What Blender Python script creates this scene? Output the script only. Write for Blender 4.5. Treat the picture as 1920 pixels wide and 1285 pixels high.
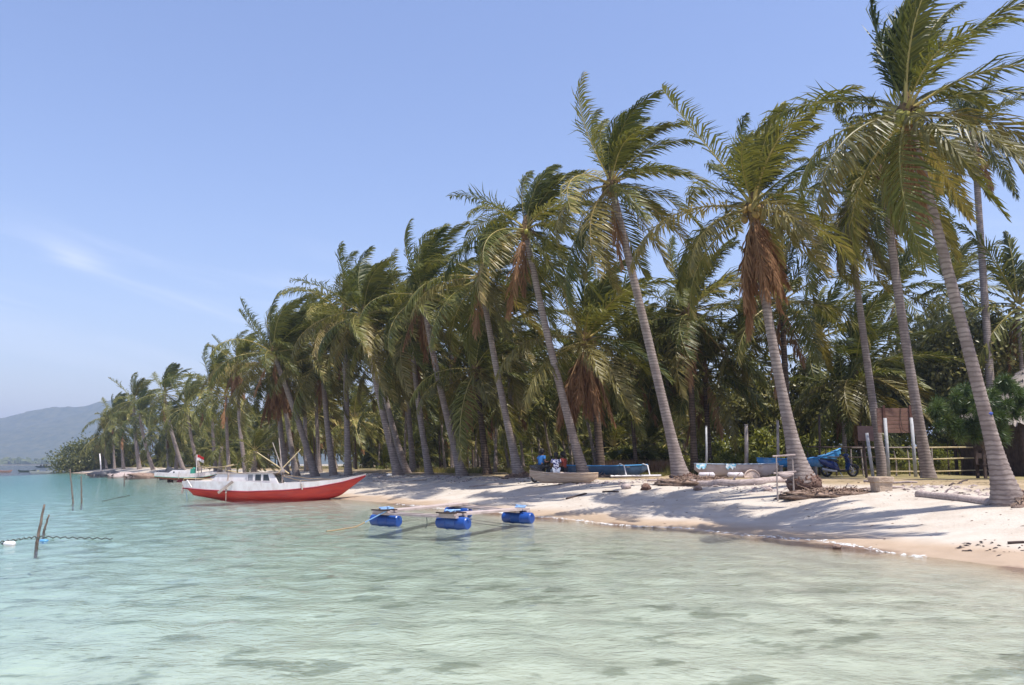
import bpy, bmesh, math, random
import numpy as np
from mathutils import Vector, Matrix, noise, Euler

# ------------------------------------------------------------------ scene, camera, light
for o in list(bpy.data.objects):
    bpy.data.objects.remove(o)
sc = bpy.context.scene
COL = sc.collection
F, CAMH = 1500.0, 1.8                       # focal length in photo pixels, eye height above the water
PITCH = math.atan(228.0 / F)
cam = bpy.data.objects.new('camera', bpy.data.cameras.new('camera'))
COL.objects.link(cam)
cam.data.sensor_width = 36.0
cam.data.lens = 36.0 * F / 1920.0
cam.data.clip_start = 0.1
cam.data.clip_end = 20000
cam.location = (0, 0, CAMH)
cam.rotation_euler = (math.pi / 2 + PITCH, 0, 0)
sc.camera = cam

SUN_EL, SUN_AZ = math.radians(68), math.radians(132)      # azimuth clockwise from +Y
world = bpy.data.worlds.new('World'); sc.world = world; world.use_nodes = True
wn, wl = world.node_tree.nodes, world.node_tree.links
wn.clear()
def wnode(t, **k):
    n = wn.new(t)
    for a, b in k.items(): setattr(n, a, b)
    return n
sky = wnode('ShaderNodeTexSky', sky_type='NISHITA', sun_disc=False, sun_elevation=SUN_EL, sun_rotation=SUN_AZ,
            altitude=0.0, air_density=1.35, dust_density=1.2, ozone_density=4.0)
bg = wnode('ShaderNodeBackground'); wo = wnode('ShaderNodeOutputWorld')
bg.inputs['Strength'].default_value = 0.128
def wmath(op, a, b=None, c=None):
    n = wnode('ShaderNodeMath', operation=op)
    for i, v in enumerate((a, b, c)):
        if v is None: continue
        if isinstance(v, (int, float)): n.inputs[i].default_value = v
        else: wl.new(v, n.inputs[i])
    return n.outputs[0]
tc = wnode('ShaderNodeTexCoord'); sx = wnode('ShaderNodeSeparateXYZ')
wl.new(tc.outputs['Generated'], sx.inputs[0])
az = wmath('MULTIPLY', wmath('ARCTAN2', sx.outputs[0], sx.outputs[1]), 57.2958)
el = wmath('MULTIPLY', wmath('ARCSINE', sx.outputs[2]), 57.2958)
vv = wmath('ADD', el, wmath('MULTIPLY', az, 0.2))
cb = wnode('ShaderNodeCombineXYZ')
wl.new(wmath('MULTIPLY', az, 0.055), cb.inputs[0]); wl.new(wmath('MULTIPLY', vv, 0.42), cb.inputs[1])
nz = wnode('ShaderNodeTexNoise'); nz.inputs['Scale'].default_value = 1.0; nz.inputs['Detail'].default_value = 6
nz.inputs['Roughness'].default_value = 0.55; nz.inputs['Distortion'].default_value = 0.5
wl.new(cb.outputs[0], nz.inputs['Vector'])
def wramp(v, a, b, c, d):
    n = wnode('ShaderNodeMapRange', interpolation_type='SMOOTHSTEP')
    wl.new(v, n.inputs[0])
    for i, x in enumerate((a, b, c, d)): n.inputs[i + 1].default_value = x
    return n.outputs[0]
streak = wramp(nz.outputs['Fac'], 0.47, 0.78, 0, 1)
band = wmath('MULTIPLY', wramp(el, 1, 7, 0, 1), wramp(el, 11, 17, 1, 0))
# the one denser wisp: an elongated cirrus patch
da = wmath('DIVIDE', wmath('ADD', az, 29.3), 1.6)
de = wmath('DIVIDE', wmath('ADD', vv, -6.95), 0.55)
g = wmath('EXPONENT', wmath('MULTIPLY', wmath('ADD', wmath('MULTIPLY', da, da), wmath('MULTIPLY', de, de)), -1.0))
da2 = wmath('DIVIDE', wmath('ADD', az, 20.0), 7.5)
de2 = wmath('DIVIDE', wmath('ADD', vv, -6.1), 0.35)
g2 = wmath('EXPONENT', wmath('MULTIPLY', wmath('ADD', wmath('MULTIPLY', da2, da2), wmath('MULTIPLY', de2, de2)), -1.0))
patch = wmath('ADD', wmath('MULTIPLY', g, wramp(nz.outputs['Fac'], 0.35, 0.62, 0.05, 0.9)), wmath('MULTIPLY', g2, 0.06))
cl = wmath('MINIMUM', wmath('ADD', wmath('MULTIPLY', wmath('MULTIPLY', streak, band), 0.30), wmath('MULTIPLY', patch, 0.42)), 1.0)
tint = wnode('ShaderNodeMix', data_type='RGBA', blend_type='MULTIPLY')
tint.inputs[0].default_value = 1.0
wl.new(sky.outputs[0], tint.inputs[6]); tint.inputs[7].default_value = (1.12, 1.0, 1.12, 1)
mixc = wnode('ShaderNodeMix', data_type='RGBA')
wl.new(cl, mixc.inputs[0]); wl.new(tint.outputs[2], mixc.inputs[6]); mixc.inputs[7].default_value = (6.4, 6.6, 7.4, 1)
wl.new(mixc.outputs[2], bg.inputs[0]); wl.new(bg.outputs[0], wo.inputs[0])

sun = bpy.data.objects.new('sun', bpy.data.lights.new('sun', 'SUN')); COL.objects.link(sun)
sun.data.energy = 5.0; sun.data.angle = math.radians(0.53); sun.data.color = (1.0, 0.955, 0.89)
sd = Vector((math.sin(SUN_AZ) * math.cos(SUN_EL), math.cos(SUN_AZ) * math.cos(SUN_EL), math.sin(SUN_EL)))
sun.rotation_euler = sd.to_track_quat('Z', 'Y').to_euler()
sun.location = (30, -20, 60)
vs = sc.view_settings
vs.view_transform = 'Standard'; vs.look = 'None'; vs.exposure = 0.5; vs.gamma = 1.0; vs.use_curve_mapping = False
sc.render.resolution_x, sc.render.resolution_y = 1024, 685
sc.render.engine = 'CYCLES'
sc.cycles.max_bounces = 8; sc.cycles.transparent_max_bounces = 12; sc.cycles.volume_bounces = 0

# ------------------------------------------------------------------ picture <-> place
CP, SP = math.cos(PITCH), math.sin(PITCH)
def ray(px, py):
    u, v = (px - 960.0) / F, (642.5 - py) / F
    return Vector((u, CP - v * SP, SP + v * CP))
def at(px, py, Y):
    d = ray(px, py); return Vector((0, 0, CAMH)) + d * (Y / d.y)
def sea(px, py, z=0.0):
    d = ray(px, py); return Vector((0, 0, CAMH)) + d * ((z - CAMH) / d.z)

AX, NX = np.array((-0.551, 0.8345)), np.array((0.8345, 0.551))    # along the shore / inland
SHORE_PX = [(1920,1066),(1750,1046),(1500,1016),(1300,996),(1150,983),(1000,970),(900,961),(700,941),(560,929),(400,909),(340,903),(300,894),(200,889.5),(130,887)]
_t, _s = [], []
for p in SHORE_PX:
    w = sea(*p); _t.append(w.x * AX[0] + w.y * AX[1]); _s.append(w.x * NX[0] + w.y * NX[1])
o = np.argsort(_t); _t = np.array(_t)[o]; _s = np.array(_s)[o]
ST = np.concatenate(([-4000, -60, -10], _t, [_t[-1] + 14, _t[-1] + 30, _t[-1] + 60, _t[-1] + 140, 5000]))
SS = np.concatenate(([14, 14.0, 14.6], _s, [_s[-1] + 7, _s[-1] + 26, _s[-1] + 70, _s[-1] + 300, _s[-1] + 700]))
TEND = _t[-1]
PX = np.array([-5000, -600, -60, -25, -12, -6, -2, 0, 1.2, 2.6, 5, 7, 8.2, 10, 13, 30, 80, 400, 6000])
PZ = np.array([-14, -9, -2.6, -1.15, -0.62, -0.36, -0.13, 0, 0.15, 0.36, 0.74, 0.96, 1.10, 1.17, 1.2, 1.28, 1.6, 3.0, 4.0])
def inland(x, y):
    t = x * AX[0] + y * AX[1]; s = x * NX[0] + y * NX[1]
    return s - np.interp(t, ST, SS)
def ground_z(x, y):
    d = float(inland(x, y)); z = float(np.interp(d, PX, PZ))
    amp = 0.0
    if -8 < d < 40: amp = 0.035 if d > 1 else 0.012
    if 6.2 < d < 11: amp = 0.09
    z += amp * noise.noise(Vector((x * 0.55, y * 0.55, 0.3))) + amp * 0.5 * noise.noise(Vector((x * 1.9, y * 1.9, 3.3)))
    return z
def on_ground(px, Y):
    x = (px - 960.0) / F * Y / (CP)       # near the horizon line the ray's forward part is ~CP
    for _ in range(4):
        z = ground_z(x, Y)
        # solve the pixel row that sees (.., Y, z) to get the exact x
        k = (z - CAMH) / Y
        v = (k * CP - SP) / (CP + k * SP)
        x = (px - 960.0) / F * Y / (CP - v * SP)
    return Vector((x, Y, ground_z(x, Y)))
def hit(px, py):
    d = ray(px, py); y = 6.0
    while y < 400:
        p = Vector((0, 0, CAMH)) + d * (y / d.y)
        if p.z < ground_z(p.x, p.y): break
        y += 0.05
    return Vector((p.x, p.y, ground_z(p.x, p.y)))
def ts(t, ds):
    s = ds + np.interp(t, ST, SS)
    return float(t * AX[0] + s * NX[0]), float(t * AX[1] + s * NX[1])
def pix(p):
    x, y, z = p[0], p[1], p[2] - CAMH
    dd = y * CP + z * SP; vv_ = -y * SP + z * CP
    return 960 + F * x / dd, 642.5 - F * vv_ / dd

# ------------------------------------------------------------------ materials
def newmat(name):
    m = bpy.data.materials.new(name); m.use_nodes = True
    nt = m.node_tree; nt.nodes.clear()
    return m, nt, nt.nodes, nt.links
def rgba(c): return (c[0], c[1], c[2], 1)
MATS = {}
def M(name, col, col2=None, rough=0.7, scale=6.0, spec=0.3, bump=0.0, bscale=None, metal=0.0, stretch=(1, 1, 1), lo=0.35, hi=0.65, coat=0.0, stain=None):
    if name in MATS: return MATS[name]
    m, nt, N, L = newmat(name)
    out = N.new('ShaderNodeOutputMaterial'); b = N.new('ShaderNodeBsdfPrincipled')
    L.new(b.outputs[0], out.inputs[0])
    tcn = N.new('ShaderNodeTexCoord'); mp = N.new('ShaderNodeMapping'); mp.inputs['Scale'].default_value = stretch
    L.new(tcn.outputs['Object'], mp.inputs[0])
    n = N.new('ShaderNodeTexNoise'); n.inputs['Scale'].default_value = scale; n.inputs['Detail'].default_value = 5
    L.new(mp.outputs[0], n.inputs['Vector'])
    mr = N.new('ShaderNodeMapRange'); mr.inputs[1].default_value = lo; mr.inputs[2].default_value = hi
    L.new(n.outputs['Fac'], mr.inputs[0])
    mx = N.new('ShaderNodeMix'); mx.data_type = 'RGBA'
    c2 = col2 if col2 else tuple(c * 0.72 for c in col)
    mx.inputs[6].default_value = rgba(col); mx.inputs[7].default_value = rgba(c2)
    L.new(mr.outputs[0], mx.inputs[0])
    last = mx.outputs[2]
    if stain:
        n2 = N.new('ShaderNodeTexNoise'); n2.inputs['Scale'].default_value = 1.7; n2.inputs['Detail'].default_value = 8; n2.inputs['Roughness'].default_value = 0.7
        L.new(mp.outputs[0], n2.inputs['Vector'])
        r2 = N.new('ShaderNodeMapRange'); r2.inputs[1].default_value = 0.52; r2.inputs[2].default_value = 0.74; r2.inputs[4].default_value = 0.75
        L.new(n2.outputs['Fac'], r2.inputs[0])
        m2 = N.new('ShaderNodeMix'); m2.data_type = 'RGBA'
        L.new(r2.outputs[0], m2.inputs[0]); L.new(last, m2.inputs[6]); m2.inputs[7].default_value = rgba(stain)
        last = m2.outputs[2]
    L.new(last, b.inputs['Base Color'])
    b.inputs['Roughness'].default_value = rough; b.inputs['Specular IOR Level'].default_value = spec
    b.inputs['Metallic'].default_value = metal; b.inputs['Coat Weight'].default_value = coat
    if bump:
        n3 = N.new('ShaderNodeTexNoise'); n3.inputs['Scale'].default_value = bscale or scale * 4; n3.inputs['Detail'].default_value = 4
        L.new(mp.outputs[0], n3.inputs['Vector'])
        bp = N.new('ShaderNodeBump'); bp.inputs['Strength'].default_value = bump; bp.inputs['Distance'].default_value = 0.03
        L.new(n3.outputs['Fac'], bp.inputs['Height']); L.new(bp.outputs[0], b.inputs['Normal'])
    MATS[name] = m
    return m
def leafmat(name, dark, light, tip=None, trans=0.35, rough=0.42, spec=0.45):
    """two-sided leaf: reflects and lets light through; 'tone' is each leaf's own shade"""
    if name in MATS: return MATS[name]
    m, nt, N, L = newmat(name)
    out = N.new('ShaderNodeOutputMaterial'); b = N.new('ShaderNodeBsdfPrincipled'); tr = N.new('ShaderNodeBsdfTranslucent')
    mix = N.new('ShaderNodeMixShader'); mix.inputs[0].default_value = trans
    at_ = N.new('ShaderNodeAttribute'); at_.attribute_name = 'tone'
    oi = N.new('ShaderNodeObjectInfo')
    ad = N.new('ShaderNodeMath'); ad.operation = 'MULTIPLY_ADD'; ad.inputs[1].default_value = 0.35
    L.new(oi.outputs['Random'], ad.inputs[0]); L.new(at_.outputs['Fac'], ad.inputs[2])
    sb = N.new('ShaderNodeMath'); sb.operation = 'SUBTRACT'; sb.inputs[1].default_value = 0.17; sb.use_clamp = True
    L.new(ad.outputs[0], sb.inputs[0])
    cr = N.new('ShaderNodeValToRGB')
    cr.color_ramp.elements[0].color = rgba(dark); cr.color_ramp.elements[1].position = 0.72; cr.color_ramp.elements[1].color = rgba(light)
    if tip:
        e = cr.color_ramp.elements.new(1.0); e.color = rgba(tip)
    L.new(sb.outputs[0], cr.inputs[0])
    L.new(cr.outputs[0], b.inputs['Base Color'])
    hs = N.new('ShaderNodeHueSaturation'); hs.inputs['Value'].default_value = 1.35; hs.inputs['Hue'].default_value = 0.487; hs.inputs['Saturation'].default_value = 1.1
    L.new(cr.outputs[0], hs.inputs['Color']); L.new(hs.outputs[0], tr.inputs[0])
    b.inputs['Roughness'].default_value = rough; b.inputs['Specular IOR Level'].default_value = spec
    L.new(b.outputs[0], mix.inputs[1]); L.new(tr.outputs[0], mix.inputs[2]); L.new(mix.outputs[0], out.inputs[0])
    MATS[name] = m
    return m

# ------------------------------------------------------------------ mesh building
class MB:
    def __init__(s): s.v, s.f, s.t = [], [], []
    def add(s, vs_, fs, tone=0.5):
        b = len(s.v); s.v += [tuple(x) for x in vs_]; s.f += [tuple(i + b for i in f) for f in fs]; s.t += [tone] * len(vs_)
        return s
    def box(s, c, size, rot=None):
        hx, hy, hz = size[0] / 2, size[1] / 2, size[2] / 2
        pts = [Vector((x, y, z)) for x in (-hx, hx) for y in (-hy, hy) for z in (-hz, hz)]
        if rot is not None: pts = [rot @ p for p in pts]
        c = Vector(c)
        return s.add([p + c for p in pts], [(0, 1, 3, 2), (4, 6, 7, 5), (0, 4, 5, 1), (2, 3, 7, 6), (0, 2, 6, 4), (1, 5, 7, 3)])
    def bar(s, p0, p1, w, h, up=(0, 0, 1)):
        p0, p1 = Vector(p0), Vector(p1); d = p1 - p0; x = d.normalized()
        y = Vector(up).cross(x)
        y = y.normalized() if y.length > 1e-4 else Vector((1, 0, 0)).cross(x).normalized()
        z = x.cross(y)
        return s.box((p0 + p1) / 2, (d.length, w, h), Matrix((x, y, z)).transposed())
    def tube(s, pts, r, n=8, cap=True):
        pts = [Vector(p) for p in pts]; rs = r if isinstance(r, (list, tuple)) else [r] * len(pts)
        b = len(s.v); u = None
        for i, p in enumerate(pts):
            d = (pts[min(i + 1, len(pts) - 1)] - pts[max(i - 1, 0)]).normalized()
            if u is None:
                u = d.cross(Vector((0, 1, 0)));  u = u if u.length > 0.1 else d.cross(Vector((1, 0, 0)))
            u = (u - d * u.dot(d)).normalized(); w = d.cross(u)
            for k in range(n):
                a = 2 * math.pi * k / n
                s.v.append(tuple(p + (u * math.cos(a) + w * math.sin(a)) * rs[i])); s.t.append(0.5)
        for i in range(len(pts) - 1):
            for k in range(n):
                k2 = (k + 1) % n
                s.f.append((b + i * n + k, b + i * n + k2, b + (i + 1) * n + k2, b + (i + 1) * n + k))
        if cap:
            s.f.append(tuple(b + k for k in range(n))[::-1]); e = b + (len(pts) - 1) * n
            s.f.append(tuple(e + k for k in range(n)))
        return s
    def loft(s, secs, closed=False, caps=False):
        n = len(secs[0]); b = len(s.v)
        for sec in secs:
            for p in sec: s.v.append(tuple(p)); s.t.append(0.5)
        for i in range(len(secs) - 1):
            for k in range(n if closed else n - 1):
                k2 = (k + 1) % n
                s.f.append((b + i * n + k, b + i * n + k2, b + (i + 1) * n + k2, b + (i + 1) * n + k))
        if caps:
            s.f.append(tuple(b + k for k in range(n))[::-1]); e = b + (len(secs) - 1) * n
            s.f.append(tuple(e + k for k in range(n)))
        return s
    def blob(s, c, r, seg=10, rings=7, rough=0.0, seed=0.0):
        b = len(s.v); c = Vector(c); r = Vector(r) if not isinstance(r, (int, float)) else Vector((r, r, r))
        for i in range(rings + 1):
            th = math.pi * i / rings
            for k in range(seg):
                a = 2 * math.pi * k / seg
                d = Vector((math.sin(th) * math.cos(a), math.sin(th) * math.sin(a), math.cos(th)))
                q = 1 + rough * noise.noise(d * 2.3 + Vector((seed, seed, 0))) + rough * 0.5 * noise.noise(d * 5.1 + Vector((seed, 0, seed)))
                s.v.append(tuple(c + Vector((d.x * r.x, d.y * r.y, d.z * r.z)) * q)); s.t.append(0.5)
        for i in range(rings):
            for k in range(seg):
                k2 = (k + 1) % seg
                s.f.append((b + i * seg + k, b + (i + 1) * seg + k, b + (i + 1) * seg + k2, b + i * seg + k2))
        return s
    def mesh(s, name, mat, smooth=False):
        me = bpy.data.meshes.new(name); me.from_pydata(s.v, [], s.f)
        a = me.attributes.new('tone', 'FLOAT', 'POINT'); a.data.foreach_set('value', s.t)
        me.materials.append(mat)
        if smooth: me.polygons.foreach_set('use_smooth', [True] * len(me.polygons))
        me.validate(); me.update()
        return me
    def build(s, name, mat, parent=None, smooth=False):
        return link(name, s.mesh(name, mat, smooth), parent)
def link(name, me, parent=None):
    ob = bpy.data.objects.new(name, me); COL.objects.link(ob)
    if parent is not None: ob.parent = parent
    return ob
def tag(ob, label, cat, group=None):
    ob['label'] = label; ob['category'] = cat
    if group: ob['group'] = group
    return ob
def thing(name, label, cat, loc=(0, 0, 0), rz=0.0, group=None):
    ob = bpy.data.objects.new(name, None); COL.objects.link(ob); ob.empty_display_size = 0.2
    ob.location = loc; ob.rotation_euler = (0, 0, rz)
    return tag(ob, label, cat, group)
def smoothshade(me, angle=40):
    me.polygons.foreach_set('use_smooth', [True] * len(me.polygons))
    try: me.set_sharp_from_angle(angle=math.radians(angle))
    except Exception: pass
    return me
def bez(p0, p1, p2, t): return p0 * (1 - t) ** 2 + p1 * 2 * t * (1 - t) + p2 * t * t

# ------------------------------------------------------------------ the setting: ground, water, hill
def stepped(*segs):
    out = []
    for a, b, st in segs:
        n = max(1, int(round((b - a) / st))); out += [a + (b - a) * i / n for i in range(n)]
    return out
def ground():
    tv = stepped((-4000, -400, 600), (-400, -40, 40), (-40, 0, 2), (0, 60, 0.4), (60, 120, 1.2), (120, 260, 3), (260, 600, 30), (600, 5000, 500)) + [5000]
    dv = stepped((-5000, -600, 550), (-600, -60, 40), (-60, -14, 2), (-14, -3, 0.6), (-3, 15, 0.25), (15, 40, 1.2), (40, 120, 6), (120, 1000, 80), (1000, 6000, 800)) + [6000]
    V, D = [], []
    for t in tv:
        for d in dv:
            x, y = ts(t, d); V.append((x, y, ground_z(x, y))); D.append(d)
    n = len(dv); Fc = [(i * n + k, (i + 1) * n + k, (i + 1) * n + k + 1, i * n + k + 1) for i in range(len(tv) - 1) for k in range(n - 1)]
    me = bpy.data.meshes.new('ground'); me.from_pydata(V, [], Fc)
    a = me.attributes.new('inland', 'FLOAT', 'POINT'); a.data.foreach_set('value', D)
    me.polygons.foreach_set('use_smooth', [True] * len(me.polygons)); me.update()
    ob = link('ground', me); ob['kind'] = 'structure'
    m, nt, N, L = newmat('sand_and_soil')
    out = N.new('ShaderNodeOutputMaterial'); b = N.new('ShaderNodeBsdfPrincipled'); L.new(b.outputs[0], out.inputs[0])
    geo = N.new('ShaderNodeNewGeometry'); att = N.new('ShaderNodeAttribute'); att.attribute_name = 'inland'
    def nse(scale, detail=5, rough=0.55, vec=None):
        n_ = N.new('ShaderNodeTexNoise'); n_.inputs['Scale'].default_value = scale; n_.inputs['Detail'].default_value = detail; n_.inputs['Roughness'].default_value = rough
        L.new(vec or geo.outputs['Position'], n_.inputs['Vector']); return n_.outputs['Fac']
    def mr(v, a_, b_, c_=0, d_=1):
        n_ = N.new('ShaderNodeMapRange'); n_.interpolation_type = 'SMOOTHSTEP'; L.new(v, n_.inputs[0])
        for i, x in enumerate((a_, b_, c_, d_)): n_.inputs[i + 1].default_value = x
        return n_.outputs[0]
    def mth(op, a_, b_):
        n_ = N.new('ShaderNodeMath'); n_.operation = op
        for i, x in enumerate((a_, b_)):
            if isinstance(x, (int, float)): n_.inputs[i].default_value = x
            else: L.new(x, n_.inputs[i])
        return n_.outputs[0]
    def mix(f, a_, b_):
        n_ = N.new('ShaderNodeMix'); n_.data_type = 'RGBA'
        for i, x in ((0, f), (6, a_), (7, b_)):
            if isinstance(x, (tuple, list)): n_.inputs[i].default_value = rgba(x)
            elif isinstance(x, (int, float)): n_.inputs[i].default_value = x
            else: L.new(x, n_.inputs[i])
        return n_.outputs[2]
    d = mth('ADD', att.outputs['Fac'], mth('MULTIPLY', mth('SUBTRACT', nse(0.35, 4), 0.5), 2.2))
    dry = mix(mr(nse(1.3), 0.35, 0.7), (0.48, 0.43, 0.365), (0.42, 0.36, 0.295))
    dry = mix(mth('MULTIPLY', mr(nse(9, 6, 0.7), 0.62, 0.75), 0.35), dry, (0.27, 0.21, 0.165))
    wet = mix(mr(nse(2.0), 0.3, 0.7), (0.43, 0.325, 0.23), (0.37, 0.275, 0.19))
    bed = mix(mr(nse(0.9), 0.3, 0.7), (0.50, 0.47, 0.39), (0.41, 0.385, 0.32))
    bed = mix(mth('MULTIPLY', mr(nse(3.2, 6, 0.7), 0.48, 0.68), 0.4), bed, (0.19, 0.175, 0.135))  # dark mottles in the bed colour stand in for caustic light on the seabed
    mp = N.new('ShaderNodeMapping'); mp.inputs['Rotation'].default_value = (0, 0, 0.5); mp.inputs['Scale'].default_value = (0.9, 1.3, 1)
    L.new(geo.outputs['Position'], mp.inputs[0])
    weed = mth('MULTIPLY', mr(nse(1.0, 6, 0.62, mp.outputs[0]), 0.55, 0.63), mr(att.outputs['Fac'], -1.5, -5.0))
    bed = mix(mth('MULTIPLY', weed, 0.8), bed, (0.17, 0.165, 0.12))
    wrack = mth('MULTIPLY', mth('MULTIPLY', mr(att.outputs['Fac'], -0.75, -0.25), mr(att.outputs['Fac'], 0.35, 0.05)), mr(nse(0.35, 5, 0.6), 0.46, 0.54))
    soil = mix(mr(nse(0.8, 6, 0.65), 0.38, 0.66), (0.36, 0.27, 0.165), (0.21, 0.16, 0.085))
    soil = mix(mth('MULTIPLY', mr(nse(6, 6, 0.7), 0.55, 0.72), 0.6), soil, (0.42, 0.36, 0.29))
    litter = mix(mr(nse(1.1, 6, 0.7), 0.35, 0.7), (0.27, 0.22, 0.10), (0.15, 0.125, 0.055))
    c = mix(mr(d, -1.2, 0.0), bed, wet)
    c = mix(mr(d, 0.7, 1.9), c, dry)
    c = mix(mth('MULTIPLY', wrack, 0.8), c, (0.15, 0.085, 0.06))
    c = mix(mr(d, 7.6, 9.2), c, soil)
    c = mix(mr(d, 13.0, 19.0), c, litter)
    L.new(c, b.inputs['Base Color'])
    rr = mix(mr(d, 0.3, 1.8), (0.38,) * 3, (0.9,) * 3); L.new(rr, b.inputs['Roughness'])
    b.inputs['Specular IOR Level'].default_value = 0.25
    bp = N.new('ShaderNodeBump'); bp.inputs['Distance'].default_value = 0.06
    L.new(mr(d, 0.8, 3.0, 0.05, 0.9), bp.inputs['Strength'])
    L.new(mth('ADD', nse(2.6, 5, 0.6), mth('MULTIPLY', nse(14, 3), 0.35)), bp.inputs['Height']); L.new(bp.outputs[0], b.inputs['Normal'])
    me.materials.append(m)
    return ob
ground()

def water():
    xs = [-6000, -3500, -1800, -900, -450, -240, -140, -90, -60, -45] + stepped((-36, 16, 0.17)) + [16, 18, 22, 30, 60, 200, 800, 3000, 6000]
    ys = [-6000, -2000, -500, -100, -30, -10, 0, 3]
    y = 4.0
    while y < 75: ys.append(y); y += 0.09 + 0.0062 * y
    ys += [82, 92, 105, 125, 150, 190, 260, 400, 700, 1300, 2500, 4200, 6000]
    xs, ys = np.array(xs), np.array(ys)
    X, Y = np.meshgrid(xs, ys)
    rng = np.random.RandomState(3); Z = np.zeros_like(X)
    dxs = np.maximum(np.gradient(xs)[None, :], np.gradient(ys)[:, None])
    wd = math.atan2(0.5, 0.87)
    for i in range(72):
        lam = 0.28 * (5.5 ** rng.rand()); a = wd + rng.normal() * 1.0
        k = 2 * math.pi / lam; amp = 0.0026 * lam ** 0.75 * (0.5 + rng.rand())
        fade = np.clip((lam / dxs - 2.2) / 2.5, 0, 1)
        ph = k * (X * math.cos(a) + Y * math.sin(a)) + rng.rand() * 6.28
        Z += amp * fade * (np.sin(ph) + 0.28 * np.cos(2 * ph))
    dd = inland(X, Y)
    Z *= np.clip(-dd / 4.0, 0.12, 1.0)
    ny, nx = X.shape
    V = np.stack([X.ravel(), Y.ravel(), Z.ravel()], 1)
    idx = np.arange(ny * nx).reshape(ny, nx)
    Fc = np.stack([idx[:-1, :-1].ravel(), idx[:-1, 1:].ravel(), idx[1:, 1:].ravel(), idx[1:, :-1].ravel()], 1).tolist()
    V = V.tolist(); n0 = len(V)
    # sides and bottom close the body of water
    ring = list(idx[0, :]) + list(idx[1:, -1]) + list(idx[-1, -2::-1]) + list(idx[-2:0:-1, 0])
    for r in ring: V.append((V[r][0], V[r][1], -18.0))
    m_ = len(ring)
    for i in range(m_):
        j = (i + 1) % m_; Fc.append((ring[j], ring[i], n0 + i, n0 + j))
    Fc.append(tuple(n0 + i for i in range(m_))[::-1])
    me = bpy.data.meshes.new('sea_water'); me.from_pydata(V, [], Fc)
    me.polygons.foreach_set('use_smooth', [True] * len(me.polygons)); me.update()
    ob = link('sea_water', me); ob['kind'] = 'structure'
    m, nt, N, L = newmat('clear_sea_water')
    out = N.new('ShaderNodeOutputMaterial')
    tr = N.new('ShaderNodeBsdfTransparent'); tr.inputs[0].default_value = (0.965, 0.985, 0.98, 1)
    gl = N.new('ShaderNodeBsdfGlossy'); gl.inputs['Roughness'].default_value = 0.06
    fr = N.new('ShaderNodeFresnel'); fr.inputs['IOR'].default_value = 1.333
    geo = N.new('ShaderNodeNewGeometry'); mp = N.new('ShaderNodeMapping')
    mp.inputs['Rotation'].default_value = (0, 0, -0.5); mp.inputs['Scale'].default_value = (0.9, 1.3, 1)
    L.new(geo.outputs['Position'], mp.inputs[0])
    h = None
    for scl, wgt in ((1.9, 0.4), (4.6, 0.7), (10.0, 0.45)):
        n_ = N.new('ShaderNodeTexNoise'); n_.inputs['Scale'].default_value = scl; n_.inputs['Detail'].default_value = 3; n_.inputs['Distortion'].default_value = 0.6
        L.new(mp.outputs[0], n_.inputs['Vector'])
        k = N.new('ShaderNodeMath'); k.operation = 'MULTIPLY_ADD'; k.inputs[1].default_value = wgt
        L.new(n_.outputs['Fac'], k.inputs[0])
        if h is not None: L.new(h, k.inputs[2])
        else: k.inputs[2].default_value = 0
        h = k.outputs[0]
    bp = N.new('ShaderNodeBump'); bp.inputs['Strength'].default_value = 0.42; bp.inputs['Distance'].default_value = 0.06
    L.new(h, bp.inputs['Height']); L.new(bp.outputs[0], gl.inputs['Normal']); L.new(bp.outputs[0], fr.inputs['Normal'])
    mx = N.new('ShaderNodeMixShader'); L.new(fr.outputs[0], mx.inputs[0]); L.new(tr.outputs[0], mx.inputs[1]); L.new(gl.outputs[0], mx.inputs[2])
    L.new(mx.outputs[0], out.inputs[0])
    va = N.new('ShaderNodeVolumeAbsorption'); va.inputs[0].default_value = (0.22, 0.86, 0.93, 1); va.inputs[1].default_value = 0.078
    L.new(va.outputs[0], out.inputs['Volume'])
    me.materials.append(m)
    return ob
water()

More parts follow.
